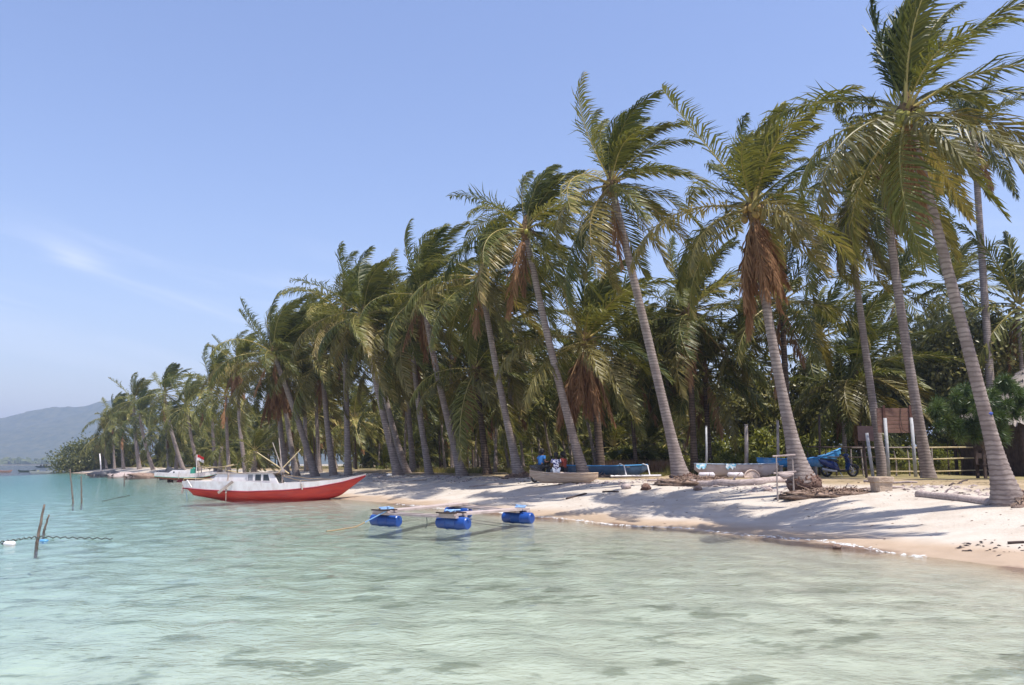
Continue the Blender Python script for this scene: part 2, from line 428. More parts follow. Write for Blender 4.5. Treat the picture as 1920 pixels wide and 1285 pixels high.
def hill():
    D = 2600.0
    prof = [(-700, 860), (-400, 845), (-200, 815), (0, 787), (60, 774), (130, 757), (165, 753), (215, 752), (300, 760), (420, 785), (600, 820), (800, 850), (1000, 862)]
    pxs = [p[0] for p in prof]; zs = [(870 - p[1]) / F * D for p in prof]
    V, Fc = [], []; nx, ny = 330, 46
    for j in range(ny):
        v = j / (ny - 1)
        for i in range(nx):
            px = -700 + 1700 * i / (nx - 1)
            Y = D - 700 + 1500 * v
            x = (px - 960) / F * D * (1 + 0.12 * (v - 0.5))
            top = np.interp(px, pxs, zs)
            up = math.sin(min(1.0, v / 0.62) * math.pi / 2) ** 1.25 if v < 0.62 else max(0.0, 1 - ((v - 0.62) / 0.38) ** 2)
            z = top * up * (1 + 0.22 * noise.noise(Vector((x * 0.006, Y * 0.006, 0))) * (1 if v < 0.5 else 0.3))
            z += (7.5 * abs(noise.noise(Vector((x * 0.04, Y * 0.04, 1)))) + 5.0 * noise.noise(Vector((x * 0.16, Y * 0.16, 2)))) * min(1, up * 4)
            V.append((x, Y, z * Y / D - 0.5))
    Fc = [(j * nx + i, j * nx + i + 1, (j + 1) * nx + i + 1, (j + 1) * nx + i) for j in range(ny - 1) for i in range(nx - 1)]
    me = bpy.data.meshes.new('hill'); me.from_pydata(V, [], Fc)
    me.materials.append(M('hill_forest', (0.035, 0.05, 0.02), (0.09, 0.09, 0.04), rough=0.95, scale=0.05, bump=1.0, bscale=0.3, spec=0.05)); me.update()
    ob = link('hill', me); ob['kind'] = 'structure'
    # the low wooded spit in front of it
    mb = MB(); rng = random.Random(5)
    for i in range(420):
        px = rng.uniform(-260, 330); Y = rng.uniform(1250, 1330); r = rng.uniform(4, 9); x = (px - 960) / F * Y
        hh = rng.uniform(5, 12) * (1.0 if px > 20 else 0.75)
        mb.blob((x, Y, hh * 0.5), (r, r, hh * 0.62), 7, 5, 0.5, i * 0.37)
    w = mb.build('far_mangrove_wood', M('mangrove', (0.06, 0.075, 0.025), (0.11, 0.12, 0.05), rough=0.9, scale=0.15, spec=0.05)); w['kind'] = 'stuff'
    mb = MB(); mb.loft([[((px - 960) / F * 1240, 1240, -0.5), ((px - 960) / F * 1245, 1245, 0.8), ((px - 960) / F * 1345, 1345, 1.2), ((px - 960) / F * 1350, 1350, -0.5)] for px in range(-280, 350, 30)])
    s_ = mb.build('far_spit', M('spit_mud', (0.22, 0.19, 0.13), rough=0.9, scale=0.05)); s_['kind'] = 'structure'
hill()

def haze():
    mb = MB().box((0, 0, 108), (10400, 10400, 256))
    m, nt, N, L = newmat('haze_air')
    out = N.new('ShaderNodeOutputMaterial'); v = N.new('ShaderNodeVolumePrincipled')
    v.inputs['Color'].default_value = (0.62, 0.76, 1.0, 1); v.inputs['Density'].default_value = 0.00034; v.inputs['Anisotropy'].default_value = 0.2
    L.new(v.outputs[0], out.inputs['Volume'])
    ob = mb.build('haze', m); ob['kind'] = 'stuff'
haze()

# ------------------------------------------------------------------ coconut palms
WIND = Vector((0.90, 0.30, 0.16))
LEAF = leafmat('palm_leaf', (0.032, 0.050, 0.010), (0.175, 0.168, 0.036), (0.50, 0.40, 0.15), trans=0.27, rough=0.45, spec=0.28)
LEAF_OLD = leafmat('palm_leaf_yellowing', (0.075, 0.075, 0.018), (0.21, 0.175, 0.045), (0.36, 0.27, 0.10), trans=0.36)
LEAF_DEAD = leafmat('palm_leaf_dead', (0.14, 0.07, 0.035), (0.31, 0.175, 0.09), (0.42, 0.27, 0.15), trans=0.2, rough=0.8, spec=0.1)
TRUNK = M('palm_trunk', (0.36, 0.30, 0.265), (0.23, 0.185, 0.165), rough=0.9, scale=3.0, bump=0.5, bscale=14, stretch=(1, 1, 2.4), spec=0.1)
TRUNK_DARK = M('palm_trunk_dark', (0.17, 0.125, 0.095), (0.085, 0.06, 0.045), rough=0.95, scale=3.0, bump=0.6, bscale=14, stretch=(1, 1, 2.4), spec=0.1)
SHEATH = M('palm_sheath', (0.22, 0.135, 0.06), (0.10, 0.06, 0.03), rough=0.9, scale=14)
HUSK_G = M('coconut_green', (0.33, 0.29, 0.05), (0.24, 0.22, 0.04), rough=0.4, scale=5)
HUSK_Y = M('coconut_ochre', (0.36, 0.22, 0.05), (0.26, 0.17, 0.05), rough=0.45, scale=5)
ROOT = M('palm_roots', (0.22, 0.145, 0.115), (0.105, 0.06, 0.045), rough=1.0, scale=12, bump=1.0, bscale=40, spec=0.05)
ROOTMAT = M('root_mat', (0.33, 0.24, 0.19), (0.17, 0.115, 0.085), rough=1.0, scale=9, bump=1.0, bscale=30, spec=0.05)

def scar_rings(m, scale, dark):
    nt = m.node_tree; N, L = nt.nodes, nt.links; b = next(n for n in N if n.type == 'BSDF_PRINCIPLED')
    src = b.inputs['Base Color'].links[0].from_socket
    tcn = next(n for n in N if n.type == 'TEX_COORD')
    w = N.new('ShaderNodeTexWave'); w.bands_direction = 'Z'; w.inputs['Scale'].default_value = scale; w.inputs['Distortion'].default_value = 3.5
    w.inputs['Detail'].default_value = 3; w.inputs['Detail Scale'].default_value = 1.5; L.new(tcn.outputs['Object'], w.inputs['Vector'])
    r = N.new('ShaderNodeMapRange'); r.inputs[1].default_value = 0.1; r.inputs[2].default_value = 0.42; r.inputs[3].default_value = 0.75; r.inputs[4].default_value = 0.0; L.new(w.outputs['Fac'], r.inputs[0])
    mx = N.new('ShaderNodeMix'); mx.data_type = 'RGBA'; L.new(r.outputs[0], mx.inputs[0]); L.new(src, mx.inputs[6]); mx.inputs[7].default_value = rgba(dark)
    n2 = N.new('ShaderNodeTexNoise'); n2.inputs['Scale'].default_value = 0.9; n2.inputs['Detail'].default_value = 6; L.new(tcn.outputs['Object'], n2.inputs['Vector'])
    r2 = N.new('ShaderNodeMapRange'); r2.inputs[1].default_value = 0.48; r2.inputs[2].default_value = 0.68; r2.inputs[4].default_value = 0.6; L.new(n2.outputs['Fac'], r2.inputs[0])
    m2 = N.new('ShaderNodeMix'); m2.data_type = 'RGBA'; L.new(r2.outputs[0], m2.inputs[0]); L.new(mx.outputs[2], m2.inputs[6]); m2.inputs[7].default_value = rgba(tuple(c * 1.25 for c in dark))
    L.new(m2.outputs[2], b.inputs['Base Color'])
scar_rings(TRUNK, 2.6, (0.15, 0.115, 0.10)); scar_rings(TRUNK_DARK, 2.2, (0.04, 0.028, 0.022))

def frond(mb, rng, base, az_, el_, L, n=58, wl_=0.05, dead=False, wind=1.0, droop=1.0, ll=1.22, young=0.5):
    d = Vector((math.sin(az_) * math.cos(el_), math.cos(az_) * math.cos(el_), math.sin(el_)))
    NS = 13; p = Vector(base); P, T = [p.copy()], [d.copy()]
    for i in range(NS):
        u = (i + 0.5) / NS
        k = 1.0 / NS
        gd = 0.5 + 1.4 * u
        d = (d + Vector((0, 0, -1)) * gd * droop * k * (0.35 + 0.75 * math.cos(el_) ** 1) + WIND * wind * k * (0.18 + 1.5 * u ** 1.7) * (1.0 if not dead else 0.5)).normalized()
        p = p + d * (L / NS); P.append(p.copy()); T.append(d.copy())
    rad = [0.05 * (1 - 0.93 * (i / NS) ** 0.7) for i in range(NS + 1)]; rad[0] = 0.085
    b0 = len(mb.v); mb.tube(P, rad, 4, cap=False)
    for i in range(b0, len(mb.v)): mb.t[i] = 0.85
    base_tone = rng.uniform(0.08, 0.34) + 0.36 * min(1.0, young * 1.4) * rng.random() ** 0.7
    side0 = Vector((math.cos(az_), -math.sin(az_), 0))
    for k in range(n):
        u = 0.13 + 0.87 * (k + 0.5) / n
        q = u * NS; i = min(NS - 1, int(q)); fr = q - i
        pos = P[i].lerp(P[i + 1], fr); t = T[i].lerp(T[i + 1], fr).normalized()
        S = (side0 - t * side0.dot(t)).normalized(); Nn = S.cross(t)
        if Nn.z < 0 and abs(t.z) < 0.9: Nn = -Nn
        prof = min(1.0, 0.45 + 2.2 * (u - 0.1)) if u < 0.36 else 1.0 - 0.70 * ((u - 0.36) / 0.64) ** 1.6
        A = math.radians(28 + 36 * u)
        for sgn in (-1, 1):
            if rng.random() < (0.05 if not dead else 0.34): continue
            l = ll * prof * rng.uniform(0.82, 1.12)
            dl = (S * sgn * math.cos(A) + t * math.sin(A) + Nn * rng.uniform(-0.32, 0.16) + WIND * 0.36 * wind * rng.uniform(0.5, 1.4)
                  + Vector((rng.gauss(0, .07), rng.gauss(0, .07), rng.gauss(0, .07)))).normalized()
            if dead: dl = (dl * rng.uniform(0.5, 1.1) + Vector((0, 0, -0.6)) + t * 0.35 + Vector((rng.gauss(0, .2), rng.gauss(0, .2), 0))).normalized(); l *= rng.uniform(.45, 1.05)
            d2 = (dl + Vector((0, 0, -0.62)) * rng.uniform(0.6, 1.3) + WIND * 0.55 * wind * rng.uniform(0.5, 1.3)).normalized()
            wv = (t - dl * t.dot(dl)); wv = (wv.normalized() if wv.length > .05 else Nn) + Nn * rng.uniform(-0.35, 0.35) * 1.0
            wv = wv.normalized() * wl_ * rng.uniform(0.85, 1.15) * 0.5
            m1 = pos + dl * l * 0.52; tip = m1 + d2 * l * 0.5
            tone = base_tone + rng.uniform(-0.12, 0.22) + (0.12 if u > 0.9 else 0)
            mb.add([pos - wv * 0.55, pos + wv * 0.55, m1 + wv, m1 - wv, tip], [(0, 1, 2, 3), (3, 2, 4)], tone)

def crown_specs(rng, nlive=26, ndead=5, sweep=128):
    out = []
    for i in range(nlive):
        f = i / (nlive - 1)                                   # 0 = youngest, upright
        upwind = abs(((i * 2.39996) % 6.28318) - 4.39) < 0.8
        if upwind and 0.12 < f < 0.6 and rng.random() < 0.6: continue
        el_ = math.radians(86 - sweep * f ** 1.25 + rng.uniform(-7, 7))
        out.append(dict(az_=i * 2.39996 + rng.uniform(-0.25, 0.25), el_=el_, L=rng.uniform(4.1, 5.3) * (0.70 + 0.34 * min(1.0, f / 0.3)),
                        droop=rng.uniform(0.75, 1.15) * (0.80 + 0.5 * f), wind=rng.uniform(1.15, 1.75) * (1.0 - 0.3 * f), kind=2 if f > 0.68 and rng.random() < 0.5 else 0, young=f))
    for i in range(ndead):
        out.append(dict(az_=rng.uniform(0, 6.28), el_=math.radians(rng.uniform(-80, -58)), L=rng.uniform(3.0, 4.2), droop=0.9, wind=0.35, kind=1, young=1.0))
    return out
def frond_base(sp):
    r = 0.16; return (math.sin(sp['az_']) * r * max(0.2, math.cos(sp['el_'])), math.cos(sp['az_']) * r * max(0.2, math.cos(sp['el_'])), 0.28 * math.sin(sp['el_']))
def lmat(k): return (LEAF, LEAF_DEAD, LEAF_OLD)[k]

CROWNS = []        # near: lists of single frond meshes
for c in range(8):
    rng = random.Random(100 + c); lst = []
    for sp in crown_specs(rng, (36, 32, 37, 33, 36, 30, 38, 33)[c], (2, 17, 1, 3, 1, 3, 0, 2)[c], (128, 104, 130, 122, 132, 114, 128, 110)[c]):
        mb = MB(); frond(mb, rng, frond_base(sp), sp['az_'], sp['el_'], sp['L'], n=70, wl_=0.06, dead=sp['kind'] == 1, wind=sp['wind'], droop=sp['droop'], young=sp['young'])
        lst.append(mb.mesh('frond', lmat(sp['kind'])))
    CROWNS.append(lst)
FARCROWNS = []     # far: one green mesh + one dead mesh
for c in range(6):
    rng = random.Random(200 + c); g_, d_ = MB(), MB()
    for sp in crown_specs(rng, 27, 1):
        frond(d_ if sp['kind'] == 1 else g_, rng, frond_base(sp), sp['az_'], sp['el_'], sp['L'], n=38, wl_=0.09, dead=sp['kind'] == 1, wind=sp['wind'], droop=sp['droop'], young=sp['young'])
    FARCROWNS.append((g_.mesh('crown', LEAF), d_.mesh('dead_fronds', LEAF_DEAD)))
def sheath_mesh():
    mb = MB(); rng = random.Random(4)
    mb.tube([(0, 0, -0.55), (0, 0, -0.25), (0, 0, 0.1), (0, 0, 0.45), (0.02, 0, 0.8)], [0.15, 0.23, 0.24, 0.15, 0.05], 9)
    for i in range(14):
        a = rng.uniform(0, 6.28); r = rng.uniform(0.2, 0.45)
        mb.tube([(0.15 * math.cos(a), 0.15 * math.sin(a), rng.uniform(-0.3, 0.3)), ((0.15 + r * .6) * math.cos(a), (0.15 + r * .6) * math.sin(a), 0.1), ((0.15 + r) * math.cos(a), (0.15 + r) * math.sin(a), rng.uniform(-0.6, 0.1))], [0.035, 0.03, 0.012], 4)
    return mb.mesh('sheath', SHEATH, True)
SHEATH_ME = sheath_mesh()
NUT = {k: MB().blob((0, 0, 0), (0.115, 0.115, 0.145), 9, 6, 0.06, 1.0).mesh('coconut', m_, True) for k, m_ in (('g', HUSK_G), ('y', HUSK_Y))}

def trunk_mesh(pts, rb, rt, flare, mat, ring=0.10, n=12, seed=0, rough=1.0):
    """a ringed, tapering trunk through pts (local), flared at the foot"""
    pts = [Vector(p) for p in pts]
    L = sum((pts[i + 1] - pts[i]).length for i in range(len(pts) - 1))
    m = max(10, int(L / ring)); P, Rr = [], []
    cum = [0]
    for i in range(len(pts) - 1): cum.append(cum[-1] + (pts[i + 1] - pts[i]).length)
    for i in range(m + 1):
        s_ = L * i / m; k = max(0, min(len(pts) - 2, int(np.searchsorted(cum, s_) - 1)))
        p = pts[k].lerp(pts[k + 1], (s_ - cum[k]) / max(1e-6, cum[k + 1] - cum[k]))
        r = rb + (rt - rb) * (s_ / L) ** 0.8 + flare * math.exp(-s_ / 0.75)
        r *= 1 + 0.035 * noise.noise(Vector((s_ * 0.7, seed, 0)))
        r *= (1.0 + 0.03 * rough) if i % 2 else (1.0 - 0.03 * rough)
        P.append(p); Rr.append(r)
    return MB().tube(P, Rr, n).mesh('trunk', mat, True)

NPALM = 0
def palm(px, Y, hx, hy, wpx, label, crown=0, scale=1.0, rot=0.0, dark=False, nuts=6, nutk='g', bend=0.03, flare=0.16, group=None, sub=True, lean=0.6, lift=-0.15):
    global NPALM; NPALM += 1
    b = on_ground(px, Y)
    while float(inland(b.x, b.y)) < 5.5: Y *= 1.02; b = on_ground(px, Y)
    hub = at(hx, hy, Y)
    for _ in range(3):
        hub = at(hx, hy, Y + lean * (hub.x - b.x))
    root = thing('coconut_palm', label, 'palm tree', b, 0, group)
    h = hub - b; r = wpx * 0.68 / 2 / F * Y
    ctrl = h * 0.5 + Vector((h.x, h.y, 0)) * bend * 4 + Vector((0, 0, -0.0))
    pts = [bez(Vector((0, 0, lift)), ctrl, h, i / 14) for i in range(15)]
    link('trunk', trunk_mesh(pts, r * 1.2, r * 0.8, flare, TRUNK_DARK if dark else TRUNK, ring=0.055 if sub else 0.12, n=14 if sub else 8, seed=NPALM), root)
    rng = random.Random(1000 + NPALM); tilt = (rng.uniform(-.13, .13), rng.uniform(-.13, .13))
    if sub:
        for me in CROWNS[crown]:
            f = link('frond', me, root); f.location = h; f.scale = (scale * rng.uniform(.85, 1.12),) * 3
            f.rotation_euler = (tilt[0] + rng.uniform(-.1, .1), tilt[1] + rng.uniform(-.1, .1), rot + rng.uniform(-.3, .3))
        s_ = link('sheath', SHEATH_ME, root); s_.location = h; s_.scale = (scale,) * 3; s_.rotation_euler = (0, 0, rot)
        for i in range(nuts):
            a = rng.uniform(0, 6.28); q = link('coconut', NUT[nutk], root)
            q.location = h + Vector((math.cos(a) * 0.34, math.sin(a) * 0.34 - 0.05, rng.uniform(-0.42, -0.05))) * scale
            q.rotation_euler = (rng.uniform(-.5, .5), rng.uniform(-.5, .5), 0)
    else:
        for me, nm in zip(FARCROWNS[crown % len(FARCROWNS)], ('crown', 'dead_fronds')):
            f = link(nm, me, root); f.location = h; f.scale = (scale,) * 3; f.rotation_euler = (tilt[0], tilt[1], rot + 5 * tilt[0])
    return root, b, hub

FRONT = 'tall coconut palms leaning over the beach'
p1 = palm(1893, 19.6, 1700, 215, 30, 'tallest leaning coconut palm at the right edge, blue mark on its trunk', 4, 0.82, 0.1, nuts=9, bend=0.0, flare=0.34, group=FRONT)
p2 = palm(1505, 25.0, 1412, 392, 26, 'leaning coconut palm on a bulging brown root ball, rusty dead fronds hanging', 1, 0.86, 0.15, nuts=12, nutk='y', bend=0.06, flare=0.32, group=FRONT, lift=0.42)
p3 = palm(1280, 33.0, 1146, 348, 24, 'long leaning palm with thick pale foot between the blue outrigger canoe and the white boat', 2, 0.92, -0.1, nuts=6, bend=0.0, flare=0.34, group=FRONT)
p4 = palm(1098, 40.5, 985, 432, 20, 'slender leaning palm rising in front of the cream dugout canoe', 3, 0.98, 0.05, nuts=5, bend=0.03, flare=0.24, group=FRONT)
p5 = palm(975, 44.0, 902, 522, 17.5, 'leaning palm with its foot left of the cream dugout canoe', 4, 1.0, 0.2, nuts=4, bend=0.03, flare=0.24, group=FRONT)
p6 = palm(868, 49.5, 792, 556, 17, 'leaning palm standing alone beyond the blue barrel raft', 5, 1.04, -0.2, nuts=4, bend=0.03, flare=0.24, group=FRONT)
p7 = palm(748, 55.0, 682, 592, 17, 'leaning palm just right of the bow of the red boat', 6, 1.04, -0.15, nuts=5, nutk='y', bend=0.03, flare=0.22, group=FRONT)
p8 = palm(592, 65.0, 512, 664, 16, 'low palm slanting steeply left above the red canoe bow', 7, 1.1, 0.1, nuts=4, nutk='y', bend=-0.02, flare=0.16, group=FRONT)

SECOND = 'upright palms standing just behind the leaning ones'
for a in [
    (1742, 34.0, 1655, 330, 24, 'palm trunk with roughened foot just right of the brown signboard', 4, 0.95, 0.4, False, 0.05),
    (1657, 38.0, 1590, 400, 19, 'palm with its trunk rising behind the brown signboard', 3, 0.95, -0.3, False, 0.03),
    (1868, 46.0, 1826, 255, 20, 'far slender palm seen behind the tallest palm near the hut', 0, 0.95, 0.5, False, 0.0),
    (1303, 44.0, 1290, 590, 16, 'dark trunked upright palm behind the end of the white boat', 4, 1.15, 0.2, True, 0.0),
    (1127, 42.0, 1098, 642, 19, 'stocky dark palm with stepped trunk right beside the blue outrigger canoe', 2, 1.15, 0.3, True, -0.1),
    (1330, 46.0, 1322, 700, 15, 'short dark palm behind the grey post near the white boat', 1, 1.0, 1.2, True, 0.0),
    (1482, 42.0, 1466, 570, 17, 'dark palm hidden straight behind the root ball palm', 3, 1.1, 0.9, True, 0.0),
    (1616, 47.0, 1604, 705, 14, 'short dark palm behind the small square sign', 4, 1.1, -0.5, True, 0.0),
    (915, 44.5, 892, 694, 16, 'palm with stepped rough trunk left of the cream canoe palm', 1, 1.0, 0.3, True, 0.02),
    (966, 47.0, 950, 608, 15, 'upright pale palm behind the palm left of the cream canoe', 0, 1.05, -0.3, False, 0.0),
    (806, 49.0, 770, 612, 15, 'pale palm leaning gently between the raft palm and the boat bow palm', 4, 1.05, 0.1, False, 0.05),
    (775, 60.0, 757, 660, 13, 'thin palm behind the palm at the red bow', 1, 1.1, 0.2, False, 0.0),
    (764, 54.0, 702, 632, 15, 'palm leaning parallel behind the one at the red bow', 2, 1.05, 0.0, False, 0.05),
    (653, 56.0, 645, 588, 15, 'straight upright pale palm behind the red canoe', 3, 1.05, 0.1, False, 0.0),
    (626, 58.0, 604, 672, 15, 'palm with an orange stalk beside the straight upright pale palm', 0, 1.0, 0.2, False, 0.05),
    (557, 60.0, 528, 690, 13, 'pale palm rising from the clump above the white wheelhouse', 4, 1.1, 0.3, False, 0.05),
    (538, 61.0, 518, 700, 14, 'palm at the left of the clump above the white wheelhouse', 1, 1.05, -0.1, False, 0.05),
    (462, 74.0, 446, 684, 10, 'thin solitary palm with a wind torn crown above the white cabin', 3, 0.85, 0.0, False, 0.1),
]:
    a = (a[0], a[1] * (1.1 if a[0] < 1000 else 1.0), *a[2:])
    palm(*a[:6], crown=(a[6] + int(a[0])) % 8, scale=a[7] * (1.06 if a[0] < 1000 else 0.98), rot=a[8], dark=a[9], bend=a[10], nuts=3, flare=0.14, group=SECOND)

FARROW = 'distant palms along the left end of the beach'
for i, (px, Y, hx, hy, w, sc_, lb) in enumerate([
    (262, 112, 250, 752, 10, 1.15, 'wind blown palm standing highest at the left end of the grove'),
    (288, 112, 262, 778, 9, 1.0, 'palm leaning just right of the leftmost high palm'),
    (345, 110, 308, 738, 10, 1.15, 'second wind blown high palm from the left end'),
    (405, 100, 396, 722, 9, 1.15, 'wind blown high palm above the white and green boat'),
    (375, 104, 350, 765, 9, 1.1, 'middle height palm above the flag of the white and green boat'),
    (232, 135, 228, 800, 8, 1.1, 'low bushy palm near the left tip of the grove'),
    (200, 160, 196, 812, 6, 1.2, 'low palm at the left tip before the hill'),
    (172, 172, 166, 806, 6, 1.3, 'leftmost high palm over the sand tip'),
    (215, 140, 212, 782, 6, 1.2, 'bushy palm just left of the leftmost high pair'),
    (150, 182, 146, 826, 6, 1.2, 'smallest palm at the far sand tip'),
    (318, 106, 312, 802, 9, 1.05, 'short palm with spreading fronds behind the white and green boat'),
    (430, 92, 424, 742, 9, 1.0, 'palm between the white cabin and the thin solitary palm'),
    (575, 78, 570, 640, 10, 1.0, 'back palm whose crown shows left of the tall row'),
    (600, 72, 590, 655, 10, 1.0, 'back palm rising behind the clump over the wheelhouse'),
    (850, 62, 845, 600, 11, 1.0, 'back palm filling the gap beyond the raft palm'),
    (1210, 58, 1200, 690, 11, 1.1, 'back palm low between the two pale footed palms'),
    (1925, 46, 1908, 575, 12, 1.0, 'palm crown filling the right edge above the thatched hut'),
    (1790, 62, 1782, 545, 11, 1.0, 'back palm crown in the sky gap left of the tallest palm trunk'),
    (1690, 58, 1680, 545, 11, 1.0, 'back palm crown between the two trunks by the signboard'),
    (1540, 56, 1532, 640, 11, 1.0, 'back palm crown right of the root ball palm'),
    (1400, 58, 1392, 650, 11, 1.0, 'back palm crown left of the root ball palm trunk'),
]):
    palm(px, Y, hx, hy, w, lb, crown=i, scale=sc_ * 1.12, rot=0.25 * math.sin(i * 2.1), nuts=0, flare=0.1, bend=0.05, group=FARROW, sub=False)
for (px, Y, hx, hy, w, sc_, lb) in [
    (476, 62, 478, 846, 16, 0.62, 'young stemless palm sprouting above the white wheelhouse'),
    (412, 80, 416, 838, 12, 0.72, 'young low palm left of the white wheelhouse'),
    (330, 96, 333, 836, 10, 0.8, 'young low palm behind the white and green boat'),
    (192, 150, 193, 851, 8, 0.85, 'young yellowish palm beside the leaning white pole'),
    (1585, 46, 1580, 740, 12, 0.75, 'short spreading palm left of the small square sign')]:
    palm(px, Y, hx, hy, w, lb, crown=4, scale=sc_, rot=0.3, nuts=0, flare=0.05, group='young palms growing low', sub=False)

# the shady plantation behind: individual palms on a loose grid
def plantation():
    rng = random.Random(11); spots = []
    tries = 0
    while len(spots) < 165 and tries < 9000:
        tries += 1
        t = rng.uniform(22, TEND + 2); ds = 14.5 + 48 * rng.random() ** 1.15
        x, y = ts(t, ds)
        if t > 150 and ds > 35: continue
        px = pix((x, y, 1.2))[0]
        if px > 1310 or px < 130: continue
        if any((x - a) ** 2 + (y - b_) ** 2 < 3.1 ** 2 for a, b_ in spots): continue
        spots.append((x, y))
    trunks = []
    for k in range(6):
        h = Vector((rng.uniform(-1.1, 0.1), rng.uniform(-.5, .3), 8.0))
        pts = [bez(Vector((0, 0, -0.2)), h * 0.5 + Vector((h.x * .3, 0, 0)), h, i / 8) for i in range(9)]
        trunks.append((trunk_mesh(pts, 0.125, 0.085, 0.08, TRUNK if k != 2 else TRUNK_DARK, ring=0.2, n=7, seed=k), h))
    bins = [(300, 'palm in the distant left grove behind the beached boats'), (620, 'palm deep in the shady grove behind the red and white boat'),
            (900, 'palm deep in the shady grove beyond the barrel raft'), (1120, 'palm deep in the shady grove behind the seated people'), (9999, 'palm deep in the shady grove behind the blue outrigger canoe')]
    for i, (x, y) in enumerate(spots):
        z = ground_z(x, y); px = pix((x, y, z))[0]
        lb = next(l for e, l in bins if px < e)
        root = thing('plantation_palm', lb, 'palm tree', (x, y, z), 0, lb.replace('palm ', 'palms ', 1))
        tm, h = trunks[i % 6]; k = rng.uniform(0.66, 1.04)
        o_ = link('trunk', tm, root); o_.scale = (1, 1, k)
        hh = Vector((h.x, h.y, h.z * k)); sc_ = rng.uniform(0.85, 1.1); rz = rng.uniform(-.5, .5)
        for me, nm in zip(FARCROWNS[(i * 5 + 1) % 6], ('crown', 'dead_fronds')):
            f = link(nm, me, root); f.location = hh; f.scale = (sc_,) * 3; f.rotation_euler = (0, 0, rz)
plantation()

def left_thicket():
    rng = random.Random(21); lb = 'young low palm in the thicket at the left end of the grove'
    tm = trunk_mesh([(0, 0, -.2), (.05, 0, 1), (0, 0, 2)], 0.12, 0.1, .05, TRUNK_DARK, ring=.25, n=6)
    n = 0
    while n < 64:
        t = rng.uniform(64, TEND + 3); ds = rng.uniform(8.5, 26); x, y = ts(t, ds); px = pix((x, y, 1.2))[0]
        if not 118 < px < 480: continue
        if px > 250 and rng.random() < .35: continue
        n += 1; z = ground_z(x, y); root = thing('young_palm', lb, 'palm tree', (x, y, z), 0, 'young palms in the left thicket')
        k = rng.choice((0.15, 0.6, 1.2, 1.8, 2.6)) * rng.uniform(.8, 1.2); o_ = link('trunk', tm, root); o_.scale = (1, 1, k / 1.0 * .5)
        f = link('crown', FARCROWNS[n % 6][0], root); f.location = (0, 0, k); sc_ = rng.uniform(.6, .95); f.scale = (sc_,) * 3; f.rotation_euler = (0, 0, rng.uniform(-.6, .6))
left_thicket()
def inner_thicket():
    rng = random.Random(23); lb = 'low young palm filling the shade between the plantation trunks'
    tm = trunk_mesh([(0, 0, -.2), (.05, 0, 1), (0, 0, 2)], 0.12, 0.1, .05, TRUNK_DARK, ring=.25, n=6); n = 0
    while n < 30:
        t = rng.uniform(22, 120); ds = rng.uniform(19, 52); x, y = ts(t, ds); px = pix((x, y, 1.2))[0]
        if not 470 < px < 1330: continue
        n += 1; z = ground_z(x, y); root = thing('young_palm', lb, 'palm tree', (x, y, z), 0, 'young palms inside the plantation')
        k = rng.choice((0.2, 0.8, 1.6, 2.4, 3.2)) * rng.uniform(.8, 1.2); o_ = link('trunk', tm, root); o_.scale = (1, 1, k * .5)
        f = link('crown', FARCROWNS[n % 6][0], root); f.location = (0, 0, k); sc_ = rng.uniform(.6, .95); f.scale = (sc_,) * 3; f.rotation_euler = (0, 0, rng.uniform(-.6, .6))
inner_thicket()

# roots under the eroding palms
def rootball(p, r, squash, px_off, name='root_ball', mound=None, zc=None):
    root, b, hub = p
    mb = MB(); rng = random.Random(int(r * 100)); zc = r * 0.42 if zc is None else zc
    mb.blob((px_off, 0.0, zc), (r, r * 0.95, r * squash), 20, 14, 0.16, r)
    for i in range(70):
        a = rng.uniform(0, 6.28); zz = rng.uniform(-0.1, 0.95) * r * squash
        q = math.sqrt(max(0.05, 1 - (zz / (r * squash)) ** 2)) * r * 1.02
        mb.blob((px_off + q * math.cos(a), q * math.sin(a) * .95, zc + zz), (0.035, 0.035, 0.05), 5, 4, 0.2, i)
    mb.build(name, ROOT, root, True)
    if mound:
        mb = MB(); cx, cy, mx, my, mz = mound
        mb.blob((cx, cy, -0.05), (mx, my, mz), 30, 12, 0.55, 2.0 + r)
        for i in range(160):
            a = rng.uniform(0, 6.28); q = rng.uniform(0.3, 1.0)
            c_ = Vector((cx + mx * q * math.cos(a), cy + my * q * math.sin(a), mz * math.sqrt(max(0.0, 1 - q * q)) - 0.02))
            d_ = Vector((rng.gauss(0, .14), rng.gauss(0, .14), rng.gauss(0, .06)))
            mb.tube([c_ - d_, c_ + Vector((0, 0, 0.03)), c_ + d_], [0.012, 0.02, 0.008], 4)
        mb.build('root_mat', ROOTMAT, root, True)
rootball(p2, 0.52, 0.80, 0.05, zc=0.36, mound=(0.75, -0.45, 1.45, 0.7, 0.2))
rootball(p1, 0.34, 0.62, 0.12, mound=(0.6, -0.35, 0.75, 0.5, 0.26))
rootball(p3, 0.52, 0.34, 0.02, name='root_collar', mound=(0.5, -0.5, 1.5, 0.8, 0.22))
rootball(p4, 0.42, 0.32, 0.0, name='root_collar', mound=(0.3, -0.4, 1.5, 0.6, 0.14))
rootball(p5, 0.40, 0.30, 0.0, name='root_collar', mound=(0.4, -0.4, 1.2, 0.6, 0.14))
pa, pb_ = Vector(p1[1]), Vector(p1[2])
mb = MB().blob((pb_ - pa) * 0.232 + Vector((0.02, -0.15, 0)), (0.07, 0.03, 0.045), 9, 6, .3, 2)
mb.build('painted_mark', M('blue_paint_mark', (0.05, 0.08, 0.30), rough=0.8), p1[0], True)

